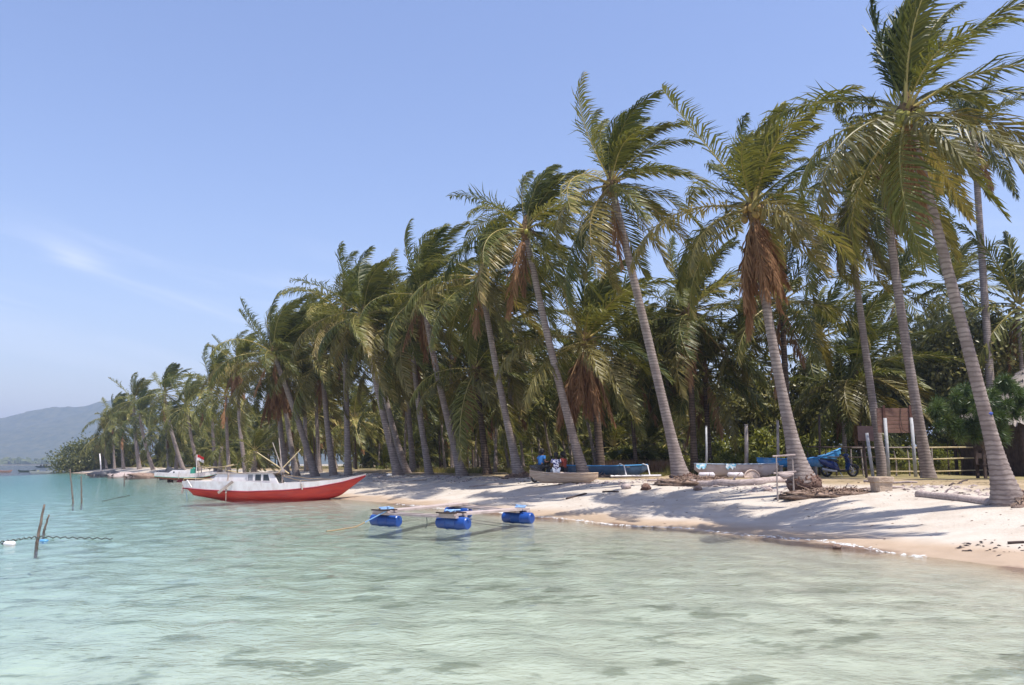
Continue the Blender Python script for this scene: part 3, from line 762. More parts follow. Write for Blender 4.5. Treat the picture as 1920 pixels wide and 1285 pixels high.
# ------------------------------------------------------------------ broad-leaved trees, shrubs, grasses
def leaf_cloud(mb, rng, c, rad, n, size, clumps=26, flat=0.5):
    c = Vector(c); cs = []
    for i in range(clumps):
        while True:
            q = Vector((rng.uniform(-1, 1), rng.uniform(-1, 1), rng.uniform(-1, 1)))
            if 0.25 < q.length < 1: break
        cs.append((Vector((q.x * rad[0], q.y * rad[1], q.z * rad[2])), rng.uniform(0.16, 0.34) * min(rad), rng.uniform(0.1, 0.6)))
    for i in range(n):
        cc, cr_, tn = cs[rng.randrange(clumps)]
        p = c + cc + Vector((rng.gauss(0, cr_), rng.gauss(0, cr_), rng.gauss(0, cr_ * 0.8)))
        nrm = Vector((rng.gauss(0, .7), rng.gauss(0, .7), rng.gauss(0.4, .6))).normalized()
        u = nrm.cross(Vector((rng.gauss(0, 1), rng.gauss(0, 1), rng.gauss(0, .4)))).normalized(); w = nrm.cross(u)
        s_ = size * rng.uniform(0.65, 1.3)
        mb.add([p - u * s_ * .5, p + w * s_ * .27 + nrm * s_ * .06, p + u * s_ * .5, p - w * s_ * .27 + nrm * s_ * .06], [(0, 1, 2), (0, 2, 3)], tn + rng.uniform(-.1, .5))
BUSHLEAF = leafmat('bush_leaf', (0.06, 0.07, 0.017), (0.21, 0.20, 0.06), (0.50, 0.44, 0.22), trans=0.38, rough=0.4, spec=0.5)
GREENLEAF = leafmat('shrub_leaf', (0.07, 0.09, 0.016), (0.24, 0.25, 0.05), (0.46, 0.44, 0.15), trans=0.42, rough=0.45)
BARK = M('bark', (0.16, 0.115, 0.085), (0.09, 0.065, 0.05), rough=0.95, scale=9, bump=0.6)
def broad_tree(px, Y, top_py, rad, label, seed, leaf=0.32, n=5200, mat=None):
    b = on_ground(px, Y); ztop = at(px, top_py, Y).z - b.z; rng = random.Random(seed)
    root = thing('broadleaf_tree', label, 'tree', b)
    cz = ztop - rad[2]
    mb = MB(); mb.tube([(0, 0, -0.2), (0.1, 0, cz * .5), (0, 0.1, cz)], [0.22, 0.17, 0.11], 8)
    for i in range(9):
        a = i * 2.4; q = 0.62 + .25 * rng.random()
        mb.tube([(0.05, 0, cz * .45 + .1 * i), (rad[0] * .35 * math.cos(a), rad[1] * .35 * math.sin(a), cz * .8), (rad[0] * q * math.cos(a), rad[1] * q * math.sin(a), cz + rad[2] * rng.uniform(-.5, .7))], [0.09, 0.06, 0.02], 5)
    mb.build('trunk', BARK, root, True)
    mb = MB(); leaf_cloud(mb, rng, (0, 0, cz), rad, int(n * 1.7), leaf, 60); mb.build('crown', mat or BUSHLEAF, root)
    return root
broad_tree(1835, 50, 600, (4.2, 3.2, 3.4), 'tall olive leaved broad tree behind the feathery bush', 31, n=8500)
broad_tree(1735, 53, 640, (3.2, 2.6, 3.2), 'olive leaved broad tree right of the signboard palm', 32, n=6000)
broad_tree(1905, 56, 640, (3.6, 2.6, 3.6), 'broad tree rising behind the thatched hut', 33, n=6000)
broad_tree(1640, 55, 690, (2.9, 2.4, 2.7), 'lower broad tree behind the brown signboard', 34, n=5000)
broad_tree(1520, 56, 700, (2.9, 2.4, 2.6), 'lower broad tree behind the blue canoe bow', 35, n=5000)
broad_tree(1405, 56, 706, (2.9, 2.4, 2.6), 'lower broad tree behind the white boat and weathered post', 36, n=5000)

for px, top, rx, lb, sd_ in ((142, 832, 5.0, 'leafy bush tree at the outermost left tip of the shore', 41), (172, 822, 5.5, 'leafy tree second from the left tip of the shore', 42), (212, 815, 5.5, 'leafy tree under the bushy palms near the left tip', 43)):
    broad_tree(px, 178, top, (rx, 4, 4.2), lb, sd_, leaf=.5, n=3000, mat=leafmat('tip_bush_leaf', (.03, .045, .012), (.12, .13, .035), (.27, .25, .10)))
shrub_me = []
for k in range(4):
    rng = random.Random(60 + k); mb = MB(); leaf_cloud(mb, rng, (0, 0, 0.85), (1.35, 1.1, 0.85), 2600, 0.17, 24)
    st = MB()
    for i in range(7):
        a = i * 0.9; st.tube([(0, 0, -0.1), (0.3 * math.cos(a), 0.3 * math.sin(a), 0.6), (0.8 * math.cos(a), 0.7 * math.sin(a), 1.3)], [0.03, 0.022, 0.008], 4)
    shrub_me.append((mb.mesh('foliage', GREENLEAF), st.mesh('stem', BARK)))
def shrub(px, Y, s_, label, k, grp='shrubs along the edge of the plantation'):
    b = on_ground(px, Y); root = thing('shrub', label, 'shrub', b, k * 1.3, grp)
    for me, nm in zip(shrub_me[k % 4], ('foliage', 'stem')):
        q = link(nm, me, root); q.scale = (s_, s_, s_ * (0.85 + 0.1 * (k % 3)))
for i, (px, Y, s_, lb) in enumerate([
    (1352, 49, 1.35, 'green shrub between the dark palms behind the white boat'), (1395, 50, 1.45, 'tall leafy shrub behind the weathered post'),
    (1440, 49, 1.4, 'leafy shrub left of the root ball palm'), (1420, 46, 0.75, 'small bright green shrub above the white boat'),
    (1535, 50, 1.4, 'leafy shrub right above the blue canoe bow'), (1580, 51, 1.5, 'leafy shrub behind the parked scooter'),
    (1690, 50, 1.5, 'shrub behind the bamboo fence under the signboard'), (1640, 51, 1.4, 'shrub behind the small square sign'),
    (1760, 50, 1.5, 'shrub behind the bamboo fence right of the signboard'), (1875, 50, 1.6, 'shrub in the shade beside the hut'),
    (1250, 52, 1.0, 'green shrub left of the thick pale foot palm'), (1160, 53, 0.95, 'shrub behind the blue outrigger canoe'),
    (1020, 58, 0.8, 'shrub behind the seated people'), (1490, 52, 1.5, 'shrub straight behind the root ball palm'), (1800, 52, 1.5, 'shrub behind the feathery bush'),
    (1350, 45.5, .8, 'low sunlit shrub right of the thin pale metal pole'), (1375, 45.0, .7, 'low sunlit shrub left of the weathered post'), (1412, 44.5, .65, 'low sunlit shrub right of the weathered post'), (1445, 45.5, .85, 'sunlit shrub beside the thin weathered pole'),
    (1520, 44.5, .8, 'low sunlit shrub above the blue canoe bow'), (1560, 45.0, .85, 'low sunlit shrub behind the scooter handlebar'), (1600, 45.5, .8, 'low sunlit shrub left of the small square sign'), (1690, 44.5, .7, 'low sunlit shrub behind the fence under the signboard'), (1775, 44.5, .7, 'low sunlit shrub behind the fence right of the roughened palm')]):
    shrub(px, Y, s_, lb, i)

# broad strap-leaved plants
BAN = leafmat('banana_leaf', (0.06, 0.085, 0.02), (0.17, 0.20, 0.05), (0.34, 0.34, 0.16), trans=0.4, rough=0.35)
def strap_plant(px, Y, h, label, seed):
    b = on_ground(px, Y); root = thing('banana_plant', label, 'plant', b, 0, 'banana plants under the palms'); rng = random.Random(seed)
    MB().tube([(0, 0, -.05), (0, 0, h * .3), (0.03, 0, h * .5)], [0.1, 0.08, 0.04], 7).build('stem', BARK, root, True)
    for i in range(9):
        a = i * 2.4; L = h * rng.uniform(.65, .9); mb = MB(); pr = None; d = Vector((math.cos(a) * .45, math.sin(a) * .45, 1)).normalized(); p = Vector((0, 0, h * .3)); sd_ = Vector((-math.sin(a), math.cos(a), 0))
        secs = []
        for k in range(7):
            u = k / 6; w_ = 0.17 * math.sin(math.pi * (0.08 + 0.9 * u)) * h / 2
            secs.append([p - sd_ * w_ + Vector((0, 0, .03)), p.copy(), p + sd_ * w_ + Vector((0, 0, .03))])
            d = (d + Vector((math.cos(a) * .16, math.sin(a) * .16, -.26))).normalized(); p = p + d * L / 6
        mb.loft(secs); mb.t = [rng.uniform(.2, .8)] * len(mb.v); mb.build('leaf', BAN, root, True)
for i, (px, Y, h, lb) in enumerate([(1150, 50, 2.6, 'banana plant beside the stocky dark palm'), (1185, 51, 2.9, 'banana plant over the blue outrigger canoe'), (1220, 50, 2.4, 'banana plant left of the pale footed palm'),
                                    (1048, 52, 2.2, 'banana plant above the patterned shirt'), (1690, 47, 2.2, 'banana plant under the brown signboard')]):
    strap_plant(px, Y, h, lb, 70 + i)

# feathery bush by the hut
def casuarina():
    b = on_ground(1876, 31.0); root = thing('feathery_tree', 'dark green feathery bush tree leaning beside the hut', 'tree', b); rng = random.Random(9)
    c1 = at(1812, 778, 31.0) - b; c2 = at(1890, 748, 31.0) - b
    mb = MB(); fork = c1 * 0.5 + Vector((0.15, 0, -0.2))
    mb.tube([(0.1, 0, -.2), fork * .5 + Vector((.1, 0, 0)), fork, c1 * .9], [0.17, 0.14, 0.11, 0.05], 8)
    mb.tube([fork, (fork + c2) / 2, c2], [0.1, 0.07, 0.03], 6)
    mb.build('trunk', BARK, root, True)
    mb = MB()
    for c, rad, cl, n in ((c1, (1.55, 1.2, 1.2), 60, 14000), (c2, (1.0, 0.9, 0.8), 26, 6000), (c1 + Vector((.9, 0, -.5)), (.9, .8, .9), 24, 5000)):
        cs = []
        for i in range(cl):
            q = Vector((rng.gauss(0, 1), rng.gauss(0, 1), rng.gauss(0, 1))).normalized() * rng.uniform(.45, 1)
            cs.append((c + Vector((q.x * rad[0], q.y * rad[1], q.z * rad[2])), rng.uniform(.05, .75)))
        for i in range(n):
            cc, tn = cs[rng.randrange(cl)]
            q = Vector((rng.gauss(0, 1), rng.gauss(0, 1), rng.gauss(0.25, 1))).normalized(); p = cc + q * rng.uniform(.02, .22)
            e = p + q * rng.uniform(.14, .28) + Vector((0.05, 0, -.03)); s_ = q.cross(Vector((rng.gauss(0, 1), rng.gauss(0, 1), rng.gauss(0, 1)))).normalized() * .016
            mb.add([p - s_, p + s_, e], [(0, 1, 2)], tn * .8 + rng.uniform(-.15, .15))
    mb.build('crown', leafmat('needle', (0.018, 0.038, 0.010), (0.085, 0.13, 0.03), (0.16, 0.18, 0.06), trans=.2), root)
casuarina()

def grass(name, n, region, hmin, hmax, mat, seed, w=0.016):
    rng = random.Random(seed); mb = MB()
    while len(mb.f) < n:
        px = rng.uniform(region[0], region[1]); Y = rng.uniform(region[2], region[3])
        x = (px - 960) / F * Y
        if noise.noise(Vector((x * .5, Y * .5, seed))) < -0.12: continue
        b = Vector((x, Y, ground_z(x, Y) - .02)); 
        if float(inland(x, Y)) < 11.5: continue
        for k in range(7):
            h = rng.uniform(hmin, hmax); a = rng.uniform(0, 6.28); q = b + Vector((rng.gauss(0, .09), rng.gauss(0, .09), 0))
            sd_ = Vector((math.cos(a), math.sin(a), 0)) * w; le = Vector((rng.gauss(.12, .22), rng.gauss(0, .22), 1)) * h
            mb.add([q - sd_, q + sd_, q + le], [(0, 1, 2)], rng.uniform(.1, .9))
    o_ = mb.build(name, mat); o_['kind'] = 'stuff'; return o_
GR = leafmat('grass_blade', (0.09, 0.10, 0.022), (0.27, 0.24, 0.075), (0.44, 0.36, 0.16), trans=.4)
GRD = leafmat('dry_grass_blade', (0.22, 0.115, 0.06), (0.36, 0.22, 0.12), (0.45, 0.33, 0.19), trans=.3)
grass('green_grass', 15000, (620, 1130, 44, 62), .18, .5, GR, 1)
grass('green_undergrowth', 17000, (1240, 1860, 42, 52), .2, .62, GR, 2)
grass('dry_grass', 7000, (1130, 1262, 45, 52), .45, .95, GRD, 3)
grass('grass_fringe', 5000, (780, 1240, 40, 47), .08, .24, GR, 4)

def backwood():
    rng = random.Random(77); mb = MB()
    for i in range(300):
        t = rng.uniform(10, TEND - 10); ds = rng.uniform(56, 74); x, y = ts(t, ds)
        if pix((x, y, 1))[0] > 1330: continue
        z = ground_z(x, y); leaf_cloud(mb, rng, (x, y, z + rng.uniform(0.4, 4.0)), (3.0, 2.2, 2.0), 130, 0.75, 9)
    o_ = mb.build('distant_undergrowth', GREENLEAF); o_['kind'] = 'stuff'
backwood()

# ------------------------------------------------------------------ boats
WHITE = M('boat_white', (0.74, 0.72, 0.71), (0.64, 0.61, 0.60), rough=0.55, scale=2.0, stain=(0.46, 0.36, 0.32), spec=0.35, stretch=(1.4, 1, 0.6))
RED = M('boat_red', (0.47, 0.045, 0.032), (0.36, 0.03, 0.03), rough=0.5, scale=2.5, stain=(0.30, 0.10, 0.08), spec=0.35, bump=0.25, bscale=9, stretch=(0.5, 1, 2.5))
MAROON = M('boat_maroon', (0.30, 0.03, 0.05), rough=0.5)
GREENP = M('boat_green', (0.07, 0.28, 0.20), (0.05, 0.20, 0.15), rough=0.5)
SKYP = M('boat_sky_blue', (0.06, 0.30, 0.60), (0.05, 0.22, 0.48), rough=0.5, scale=3, stain=(0.35, 0.45, 0.52))
NAVYP = M('boat_slate_blue', (0.05, 0.10, 0.17), (0.035, 0.07, 0.12), rough=0.6, scale=3, stain=(0.16, 0.20, 0.24))
CREAM = M('bare_wood_cream', (0.55, 0.42, 0.30), (0.42, 0.30, 0.21), rough=0.8, scale=3, stretch=(0.6, 4, 6), stain=(0.62, 0.52, 0.42))
GREYW = M('weathered_wood', (0.40, 0.34, 0.30), (0.26, 0.21, 0.18), rough=0.9, scale=4, stretch=(1, 1, 1), bump=0.4)
DRIFT = M('driftwood', (0.46, 0.38, 0.345), (0.30, 0.235, 0.215), rough=0.95, scale=3, stretch=(1, 5, 5), bump=0.6)
BAMBOO = M('bamboo', (0.55, 0.45, 0.26), (0.42, 0.32, 0.17), rough=0.6, scale=5)
DARKW = M('dark_wood', (0.08, 0.055, 0.045), (0.045, 0.03, 0.025), rough=0.9, scale=6)
GLASS = M('dark_glass', (0.03, 0.035, 0.04), (0.05, 0.055, 0.06), rough=0.12, spec=0.6)
METAL = M('galvanised', (0.42, 0.42, 0.43), (0.30, 0.30, 0.31), rough=0.65, scale=6, metal=0.1)
BLACK = M('black_plastic', (0.018, 0.018, 0.02), rough=0.45)
ROPE = M('rope_tan', (0.36, 0.25, 0.13), (0.26, 0.18, 0.10), rough=0.95, scale=30)
ROPEB = M('rope_blue', (0.30, 0.48, 0.70), (0.22, 0.38, 0.62), rough=0.8, scale=30)
ROPEG = M('rope_dark', (0.10, 0.12, 0.11), rough=0.95, scale=30)

def ipol(x, tab): return float(np.interp(x, [a for a, _ in tab], [b for _, b in tab]))
def plank_hull(root, L, wale, beam, keel, rail, mlow, mtop, mstripe, deckm, n=40, full=0.55):
    xs = [L * (i / n) for i in range(n + 1)]
    low, stripe, top, deck = [], [], [], []
    for x in xs:
        zw, hb, zk, zr = ipol(x, wale), ipol(x, beam), ipol(x, keel), ipol(x, rail)
        zk = min(zk, zw - 0.01); sec = []
        for k in range(-8, 9):
            u = abs(k) / 8; y = hb * (u ** full) * (0.35 + 0.65 * u ** 0.4); z = zk + (zw - zk) * u ** 1.5
            sec.append((x, math.copysign(y, k) if k else 0.0, z))
        low.append(sec)
        stripe.append([(x, -hb - .02, zw + .03), (x, -hb - .03, zw), (x, -hb - .015, zw - .035)])
        flare = hb + 0.05
        top.append([(x, -hb, zw), (x, -flare, zr), (x, -flare + .06, zr), (x, -hb + .05, zw + .02)])
        deck.append([(x, -flare + .05, max(zw, zr - .13)), (x, 0, max(zw, zr - .13) + .04), (x, flare - .05, max(zw, zr - .13))])
    smoothshade(MB().loft(low).build('hull', mlow, root).data)
    x0 = xs[0]
    MB().add([p for p in low[0]], [tuple(range(17))]).build('transom', mlow, root)
    for sg in (1, -1):
        fl = lambda secs: [[(p[0], sg * p[1], p[2]) for p in s_] for s_ in secs]
        smoothshade(MB().loft(fl(top), closed=True, caps=True).build('bulwark', mtop, root).data)
        MB().loft(fl(stripe), closed=True, caps=True).build('rubbing_strake', mstripe, root, True)
    MB().loft(deck).build('deck', deckm, root)
    hb, zw, zr = ipol(0, beam), ipol(0, wale), ipol(0, rail)
    MB().box((0.03, 0, (zw + zr) / 2), (0.05, hb * 2, zr - zw - .01)).build('stern_board', mtop, root)

def red_boat():
    root = thing('wooden_boat', 'long wooden boat with red hull and white cabin, bow on the sand', 'boat', sea(348, 935.5))
    L = 9.42
    plank_hull(root, L, [(0, .57), (1.5, .47), (3.5, .40), (5.5, .47), (7, .62), (8.3, .87), (L, 1.2)],
               [(0, .55), (1, .8), (3, 1.05), (5, 1.05), (7, .75), (8.3, .38), (L, .02)],
               [(0, .5), (.35, .42), (.38, .18), (1.4, 0), (3, -.3), (6, -.3), (7.6, .0), (8.1, .14), (L, 1.15)],
               [(0, .93), (1.5, .92), (3.5, .92), (5, .82), (6.5, .88), (8, 1.02), (9.1, 1.22), (L, 1.29)], RED, WHITE, MAROON, GREYW)
    hw = .66
    def prism(name, prof, w, mat):
        n = len(prof)
        v = [(x, -w, z) for x, z in prof] + [(x, w, z) for x, z in prof]
        f = [tuple(range(n)), tuple(range(2 * n - 1, n - 1, -1))] + [(i, i + n, (i + 1) % n + n, (i + 1) % n) for i in range(n)]
        return MB().add(v, f).build(name, mat, root)
    prism('trunk_cabin', [(1.45, .85), (3.4, .85), (3.4, 1.30), (1.85, 1.30), (1.68, 1.08)], hw, WHITE)
    wh = prism('wheelhouse', [(3.41, .80), (5.02, .80), (4.72, 1.335), (3.41, 1.335)], hw + .02, WHITE)
    MB().box((2.6, 0, 1.325), (1.72, 1.42, .035)).build('cabin_roof', GREYW, root)
    MB().box((4.15, 0, 1.358), (1.55, 1.5, .04)).build('wheelhouse_roof', GREYW, root)
    for (x0, x1, sl, m_) in ((3.42, 3.72, .0, M('grey_pane', (.28, .28, .30), rough=.2, spec=.5)), (3.80, 4.14, .0, GLASS), (4.22, 4.60, -.1, GLASS)):
        for sg in (-1, 1):
            y = sg * (hw + .023)
            w = MB().add([(x0, y, .93), (x1, y, .93), (x1 + sl, y, 1.29), (x0 + (-.03 if sl else .03), y, 1.29)], [(0, 1, 2, 3)]).build('window', m_, wh)
            fr = MB()
            for a, b in (((x0, .93), (x1, .93)), ((x1, .93), (x1 + sl, 1.29)), ((x0, .93), (x0, 1.29)), ((x0, 1.29), (x1 + sl, 1.29))):
                fr.bar((a[0], y, a[1]), (b[0], y, b[1]), .03, .03)
            fr.build('frame', WHITE, wh)
    MB().add([(5.02, -.5, .86), (5.02, .5, .86), (4.76, .5, 1.28), (4.76, -.5, 1.28)], [(0, 1, 2, 3)]).add([(5.04, -.5, .86), (5.04, .5, .86), (4.79, .5, 1.28), (4.79, -.5, 1.28)], [(3, 2, 1, 0)]).build('windscreen', GLASS, root)
    MB().tube([(2.47, -1.06, .32), (2.47, -.80, 1.34)], .045, 6).build('boom_post', GREYW, root)
    MB().bar((2.1, -1.14, .34), (2.82, -1.12, .92), .03, .13).build('oar', GREYW, root)
    MB().tube([(2.5, -1.12, .3), (2.52, -1.14, -.15)], .018, 5).build('mooring_pole', GREYW, root)
    MB().box((4.08, -1.03, .72), (.09, .05, .11)).box((4.08, -1.03, .62), (.035, .03, .14)).build('cleat', BLACK, root)
    mb = MB(); mb.tube([(5.06, -.1, .8), (5.06, -.1, 1.62)], .05, 7); mb.box((5.1, -.12, 1.44), (.2, .2, .16)); mb.build('bitt', GREYW, root)
    for e in ((4.47, -.1, 2.93), (4.76, 0, 3.18), (5.92, .1, 2.58), (3.6, .1, 2.42)):
        b = Vector((5.02, -.1, 1.55)); e = Vector(e); MB().tube([b - (e - b) * .28, b, e], [.035, .032, .022], 6).build('bamboo_pole', BAMBOO if e[0] > 5 or e[0] < 4 else GREYW, root)
    for a, b in (((5.1, -.3, 1.2), (6.6, -.55, .92)), ((6.6, -.55, .92), (8.9, -.1, 1.15)), ((5.1, 0, 1.25), (7.6, 0, 1.0))):
        MB().tube([a, ((a[0] + b[0]) / 2, (a[1] + b[1]) / 2, (a[2] + b[2]) / 2 - .07), b], .014, 5).build('rope', ROPE, root)
    MB().bar((.08, -.56, .9), (.02, -.56, .3), .05, .1).build('rudder_post', GREYW, root)
    mb = MB(); mb.tube([(0.05, -.5, .95), (.05, -.5, 1.06), (1.6, -.72, 1.02)], .02, 5); mb.build('stern_rail', BAMBOO, root)
    MB().tube([(.1, -.3, .5), (.2, -.3, .0), (.3, -.35, -.2)], .012, 5).build('stern_line', ROPEB, root)
    MB().bar((.62, -.86, .62), (.3, -.7, .98), .05, .05).build('brace', WHITE, root)
    MB().bar((6.35, -.93, .5), (6.2, -.86, .98), .05, .05).build('stanchion', GREYW, root)
red_boat()

def white_boat():
    root = thing('outrigger_boat', 'small white and green boat with a red and white flag at its side', 'boat', sea(291, 903.5) + Vector((0, 0, .12)))
    L = 6.3
    plank_hull(root, L, [(0, .42), (3, .28), (5, .34), (L, .62)], [(0, .3), (1.2, .5), (3, .6), (5, .45), (L, .05)],
               [(0, .36), (.7, .15), (2, .02), (4.5, .02), (5.6, .25), (L, .6)], [(0, .84), (2, .74), (4, .72), (L, .9)], M('boat_brown_bottom', (.24, .10, .06), rough=.7), WHITE, GREENP, GREYW, n=26)
    MB().add([(1.3, -.42, .68), (1.9, -.42, 1.06), (3.9, -.42, 1.06), (4.05, -.42, .68), (1.3, .42, .68), (1.9, .42, 1.06), (3.9, .42, 1.06), (4.05, .42, .68)],
             [(0, 3, 2, 1), (4, 5, 6, 7), (0, 1, 5, 4), (1, 2, 6, 5), (2, 3, 7, 6)]).build('cabin', WHITE, root)
    MB().box((2.05, -.435, .86), (.16, .02, .12)).build('porthole', GLASS, root)
    mb = MB().box((4.0, -.3, .95), (.42, .5, .5)); mb.blob((4.1, -.3, 1.22), (.2, .22, .14), 8, 6, .2, 1); mb.build('tarpaulin_bundle', M('tarp_green', (.05, .30, .22), rough=.6), root)
    MB().tube([(4.42, -.62, .05), (4.42, -.62, 2.65)], .03, 6).build('flagpole', WHITE, root)
    for z0, m_, nm in ((2.33, M('flag_red', (.55, .03, .03), rough=.8), 'flag_red_half'), (2.05, M('flag_white', (.8, .78, .76), rough=.8), 'flag_white_half')):
        secs = []
        for i in range(9):
            u = i / 8; x = 4.45 + .68 * u; dz = -.30 * u * u + .03 * math.sin(u * 7); y = -.62 + .06 * math.sin(u * 8)
            secs.append([(x, y, z0 + dz), (x, y - .012, z0 + .28 + dz * .9)])
        MB().loft(secs).build(nm, m_, root, True)
    MB().tube([(2.66, -.62, .15), (2.66, -.6, .9)], .03, 6).build('boom_post', GREYW, root)
    MB().tube([(4.62, -.62, .05), (4.7, -.62, 1.1)], .03, 6).build('boom_post', GREYW, root)
    for y in (-.4, .9):
        MB().tube([(4.4, y, 1.45), (5.4, y, 1.32), (7.0, y, 1.42), (8.2, y, 1.66)], .04, 6).build('outrigger_arm', BAMBOO, root)
    MB().tube([(4.8, 1.8, 1.5), (6.3, 1.8, 1.1), (8.4, 1.8, .72)], .06, 7).build('outrigger_float', BAMBOO, root)
    for x in (4.6, 7.1): MB().tube([(x, .3, .3), (x, .3, 1.5)], .05, 6).build('arm_support', GREYW, root)
    for x in (1.4, 1.7): MB().box((x, 0, -.15), (.12, .5, .5)).build('wood_chock', DARKW, root)
    mb = MB().blob((2.7, 0, -.12), (.45, .4, .3), 10, 7, .3, 2); mb.build('keel_block', MAROON, root)
white_boat()

def canoe(name, label, loc, rz, L, beam, depth, bow, stern, mout, mrim, tilt=0.0, arms=None, min_=None, group=None, bench=3):
    root = thing(name, label, 'canoe', loc, rz, group); root.rotation_euler = (tilt, 0, rz)
    n = 26; outer, rim = [], []
    for i in range(n + 1):
        u = i / n; x = (u - .5) * L
        w = beam / 2 * max(.05, math.sin(math.pi * u) ** .62)
        zk = bow * max(0, (u - .72) / .28) ** 2 * .8 + stern * max(0, (.24 - u) / .24) ** 2 * .8 + depth * .55 * (max(0, (u - .8) / .2) ** 1.6 + max(0, (.16 - u) / .16) ** 1.6)
        zr = depth + bow * max(0, (u - .5) / .5) ** 2 + stern * max(0, (.45 - u) / .45) ** 2
        sec = [(x, math.sin(a) * w, zk + (zr - zk) * (1 - math.cos(a) ** 1.0)) for a in [math.radians(q) for q in range(-90, 91, 18)]]
        inn = [(x * .985, p[1] * .88, max(p[2] * .0 + zk + .04 + (p[2] - zk) * .98, zk + .04)) for p in sec][::-1]
        inn[0] = (inn[0][0], inn[0][1], zr); inn[-1] = (inn[-1][0], inn[-1][1], zr)
        outer.append(sec + inn); rim.append((x, w, zr))
    smoothshade(MB().loft(outer, closed=True, caps=True).build('hull', mout, root).data, 50)
    for sg in (-1, 1):
        MB().tube([(p[0], sg * p[1], p[2] + .005) for p in rim], .028, 5).build('gunwale', mrim, root, True)
    for i in range(bench):
        x = L * (-.25 + .25 * i); w = beam * .44
        MB().box((x, 0, depth * .9), (.16, w * 2, .03)).build('thwart', GREYW, root)
    if arms:
        side, reach, xs, mat = arms
        for x in xs:
            MB().tube([(x, -side * beam * .4, depth + .05), (x, side * beam * .5, depth + .1), (x + .1, side * (reach - .25), depth + .02), (x + .16, side * reach, .04)], .03, 6).build('outrigger_arm', mat, root)
        MB().tube([(xs[0] - .6, side * reach, .04), (0, side * reach, .03), (xs[-1] + .7, side * reach, .06)], .05, 7).build('outrigger_float', mat, root)
    return root
def mid_ground(px0, px1, Y): 
    a, b = on_ground(px0, Y), on_ground(px1, Y); m_ = (a + b) / 2; m_.z = ground_z(m_.x, m_.y); return m_, (b - a).length
c_, w_ = mid_ground(993, 1122, 36.8); cream_at = c_
canoe('dugout_canoe', 'cream bare wood dugout canoe in front of the seated people', c_ + Vector((0, 0, .02)), math.pi + .05, w_, .62, .42, .14, .03, CREAM, CREAM)
c_, w_ = mid_ground(1062, 1215, 40.5)
canoe('outrigger_canoe', 'slate blue canoe with pale outrigger behind the stocky dark palm', c_, .02, w_, .6, .52, .06, .03, NAVYP, SKYP, arms=(-1, 1.25, (.6, 1.75), WHITE))
c_, w_ = mid_ground(1302, 1462, 36.5)
wb = canoe('planked_boat', 'worn white planked boat with blue cloths over its side', c_, .03, w_, .8, .58, .05, .03, M('boat_worn_white', (.50, .44, .42), (.42, .36, .34), rough=.7, scale=3, stain=(.36, .20, .13)), M('rim_blue_grey', (.30, .36, .45), rough=.6), bench=4)
for x, m_ in ((-1.95, ROPEB), (-.62, ROPEB)):
    secs = []
    for i in range(7):
        secs.append([(x + .02 * math.sin(k * 2 + i) + .45 * i / 6, -.43 - .02 * math.sin(i * 1.3 + k) - .01 * k, .61 - .26 * k / 3 * (.8 + .25 * math.sin(i * 2.2 + x))) for k in range(4)])
    tg = MB().loft(secs).build('hung_cloth', M('cloth_aqua', (.16, .44, .58), (.62, .68, .70), rough=.9, scale=7, lo=.45, hi=.55), wb, True)
for x in (-1.55, -.28):
    mb = MB().tube([(x - .35, -.75, .1), (x - .3, -.75, .12), (x + .3, -.75, .12), (x + .36, -.75, .1)], [.05, .12, .12, .06], 9)
    o_ = mb.build('plastic_drum', M('drum_white', (.62, .58, .60), rough=.5), None, True); o_.location = c_
    tag(o_, 'pale plastic drum on the sand before the white boat, ' + ('left one' if x < -1 else 'right one'), 'drum', 'pale drums by the white boat')
mb = MB()
secs = [[(.42 + .34 * math.cos(a) * k, -.9 + (.05 if k else 0), .34 * math.sin(a) * k) for a in [math.pi * i / 12 for i in range(13)]] for k in (0.0, 1.0)]
mb.loft(secs); mb.tube([(.42 + .34 * math.cos(math.pi * i / 12), -.86, .34 * math.sin(math.pi * i / 12)) for i in range(13)], .03, 6); mb.tube([(.08, -.86, .02), (.76, -.86, .02)], .03, 6)
o_ = mb.build('round_basket', M('basket_pale', (.62, .50, .42), (.5, .38, .31), rough=.9, scale=12), None); o_.location = c_
tag(o_, 'pale half round fish trap leaning on the white boat', 'fish trap')
a_ = on_ground(1500, 39.5)
bc = canoe('blue_canoe', 'bright blue canoe with raised bow behind the root ball palm', a_ + Vector((0, 0, .42)), .05, 4.2, .55, .40, .52, .05, SKYP, SKYP)
for x in (-1.0, .7): MB().bar((x, -.3, -.2), (x, .3, -.2), .1, .5).build('trestle', GREYW, bc)
a_ = on_ground(553, 47)
canoe('red_canoe', 'red canoe on the beach behind the boat wheelhouse, bow raised', a_ + Vector((-.3, 0, .03)), .12, 3.9, .6, .42, .34, .05, RED, MAROON)
FAR = 'small boats floating by the far sand tip'
for (px, py, L, m_, lb) in ((10, 886, 2.8, M('far_hull_rust', (.34, .20, .17), rough=.7), 'far rusty hull at the left edge of the picture'),
                            (50, 885.5, 3.9, M('far_hull_dark', (.06, .08, .08), rough=.7), 'far thin dark canoe floating below the hill'),
                            (76, 888, 4.2, M('far_hull_grey', (.34, .36, .36), rough=.7), 'far pale grey canoe closest to the sand tip')):
    canoe('far_canoe', lb, sea(px, py) + Vector((0, 0, -.05)), .1, L, .55, .42, .18, .12, m_, m_, group=FAR, bench=0)
fb = canoe('far_canoe', 'far dark boat with huddled load near the hill shore', sea(82, 877.2) + Vector((0, 0, -.1)), .05, 8.5, 1.2, .8, .3, .2, BLACK, BLACK, group=FAR, bench=0)
for x in (-1.5, 0, 1.2): MB().blob((x, 0, 1.1), (.5, .4, .6), 7, 5, .3, x).build('load', BLACK, fb)

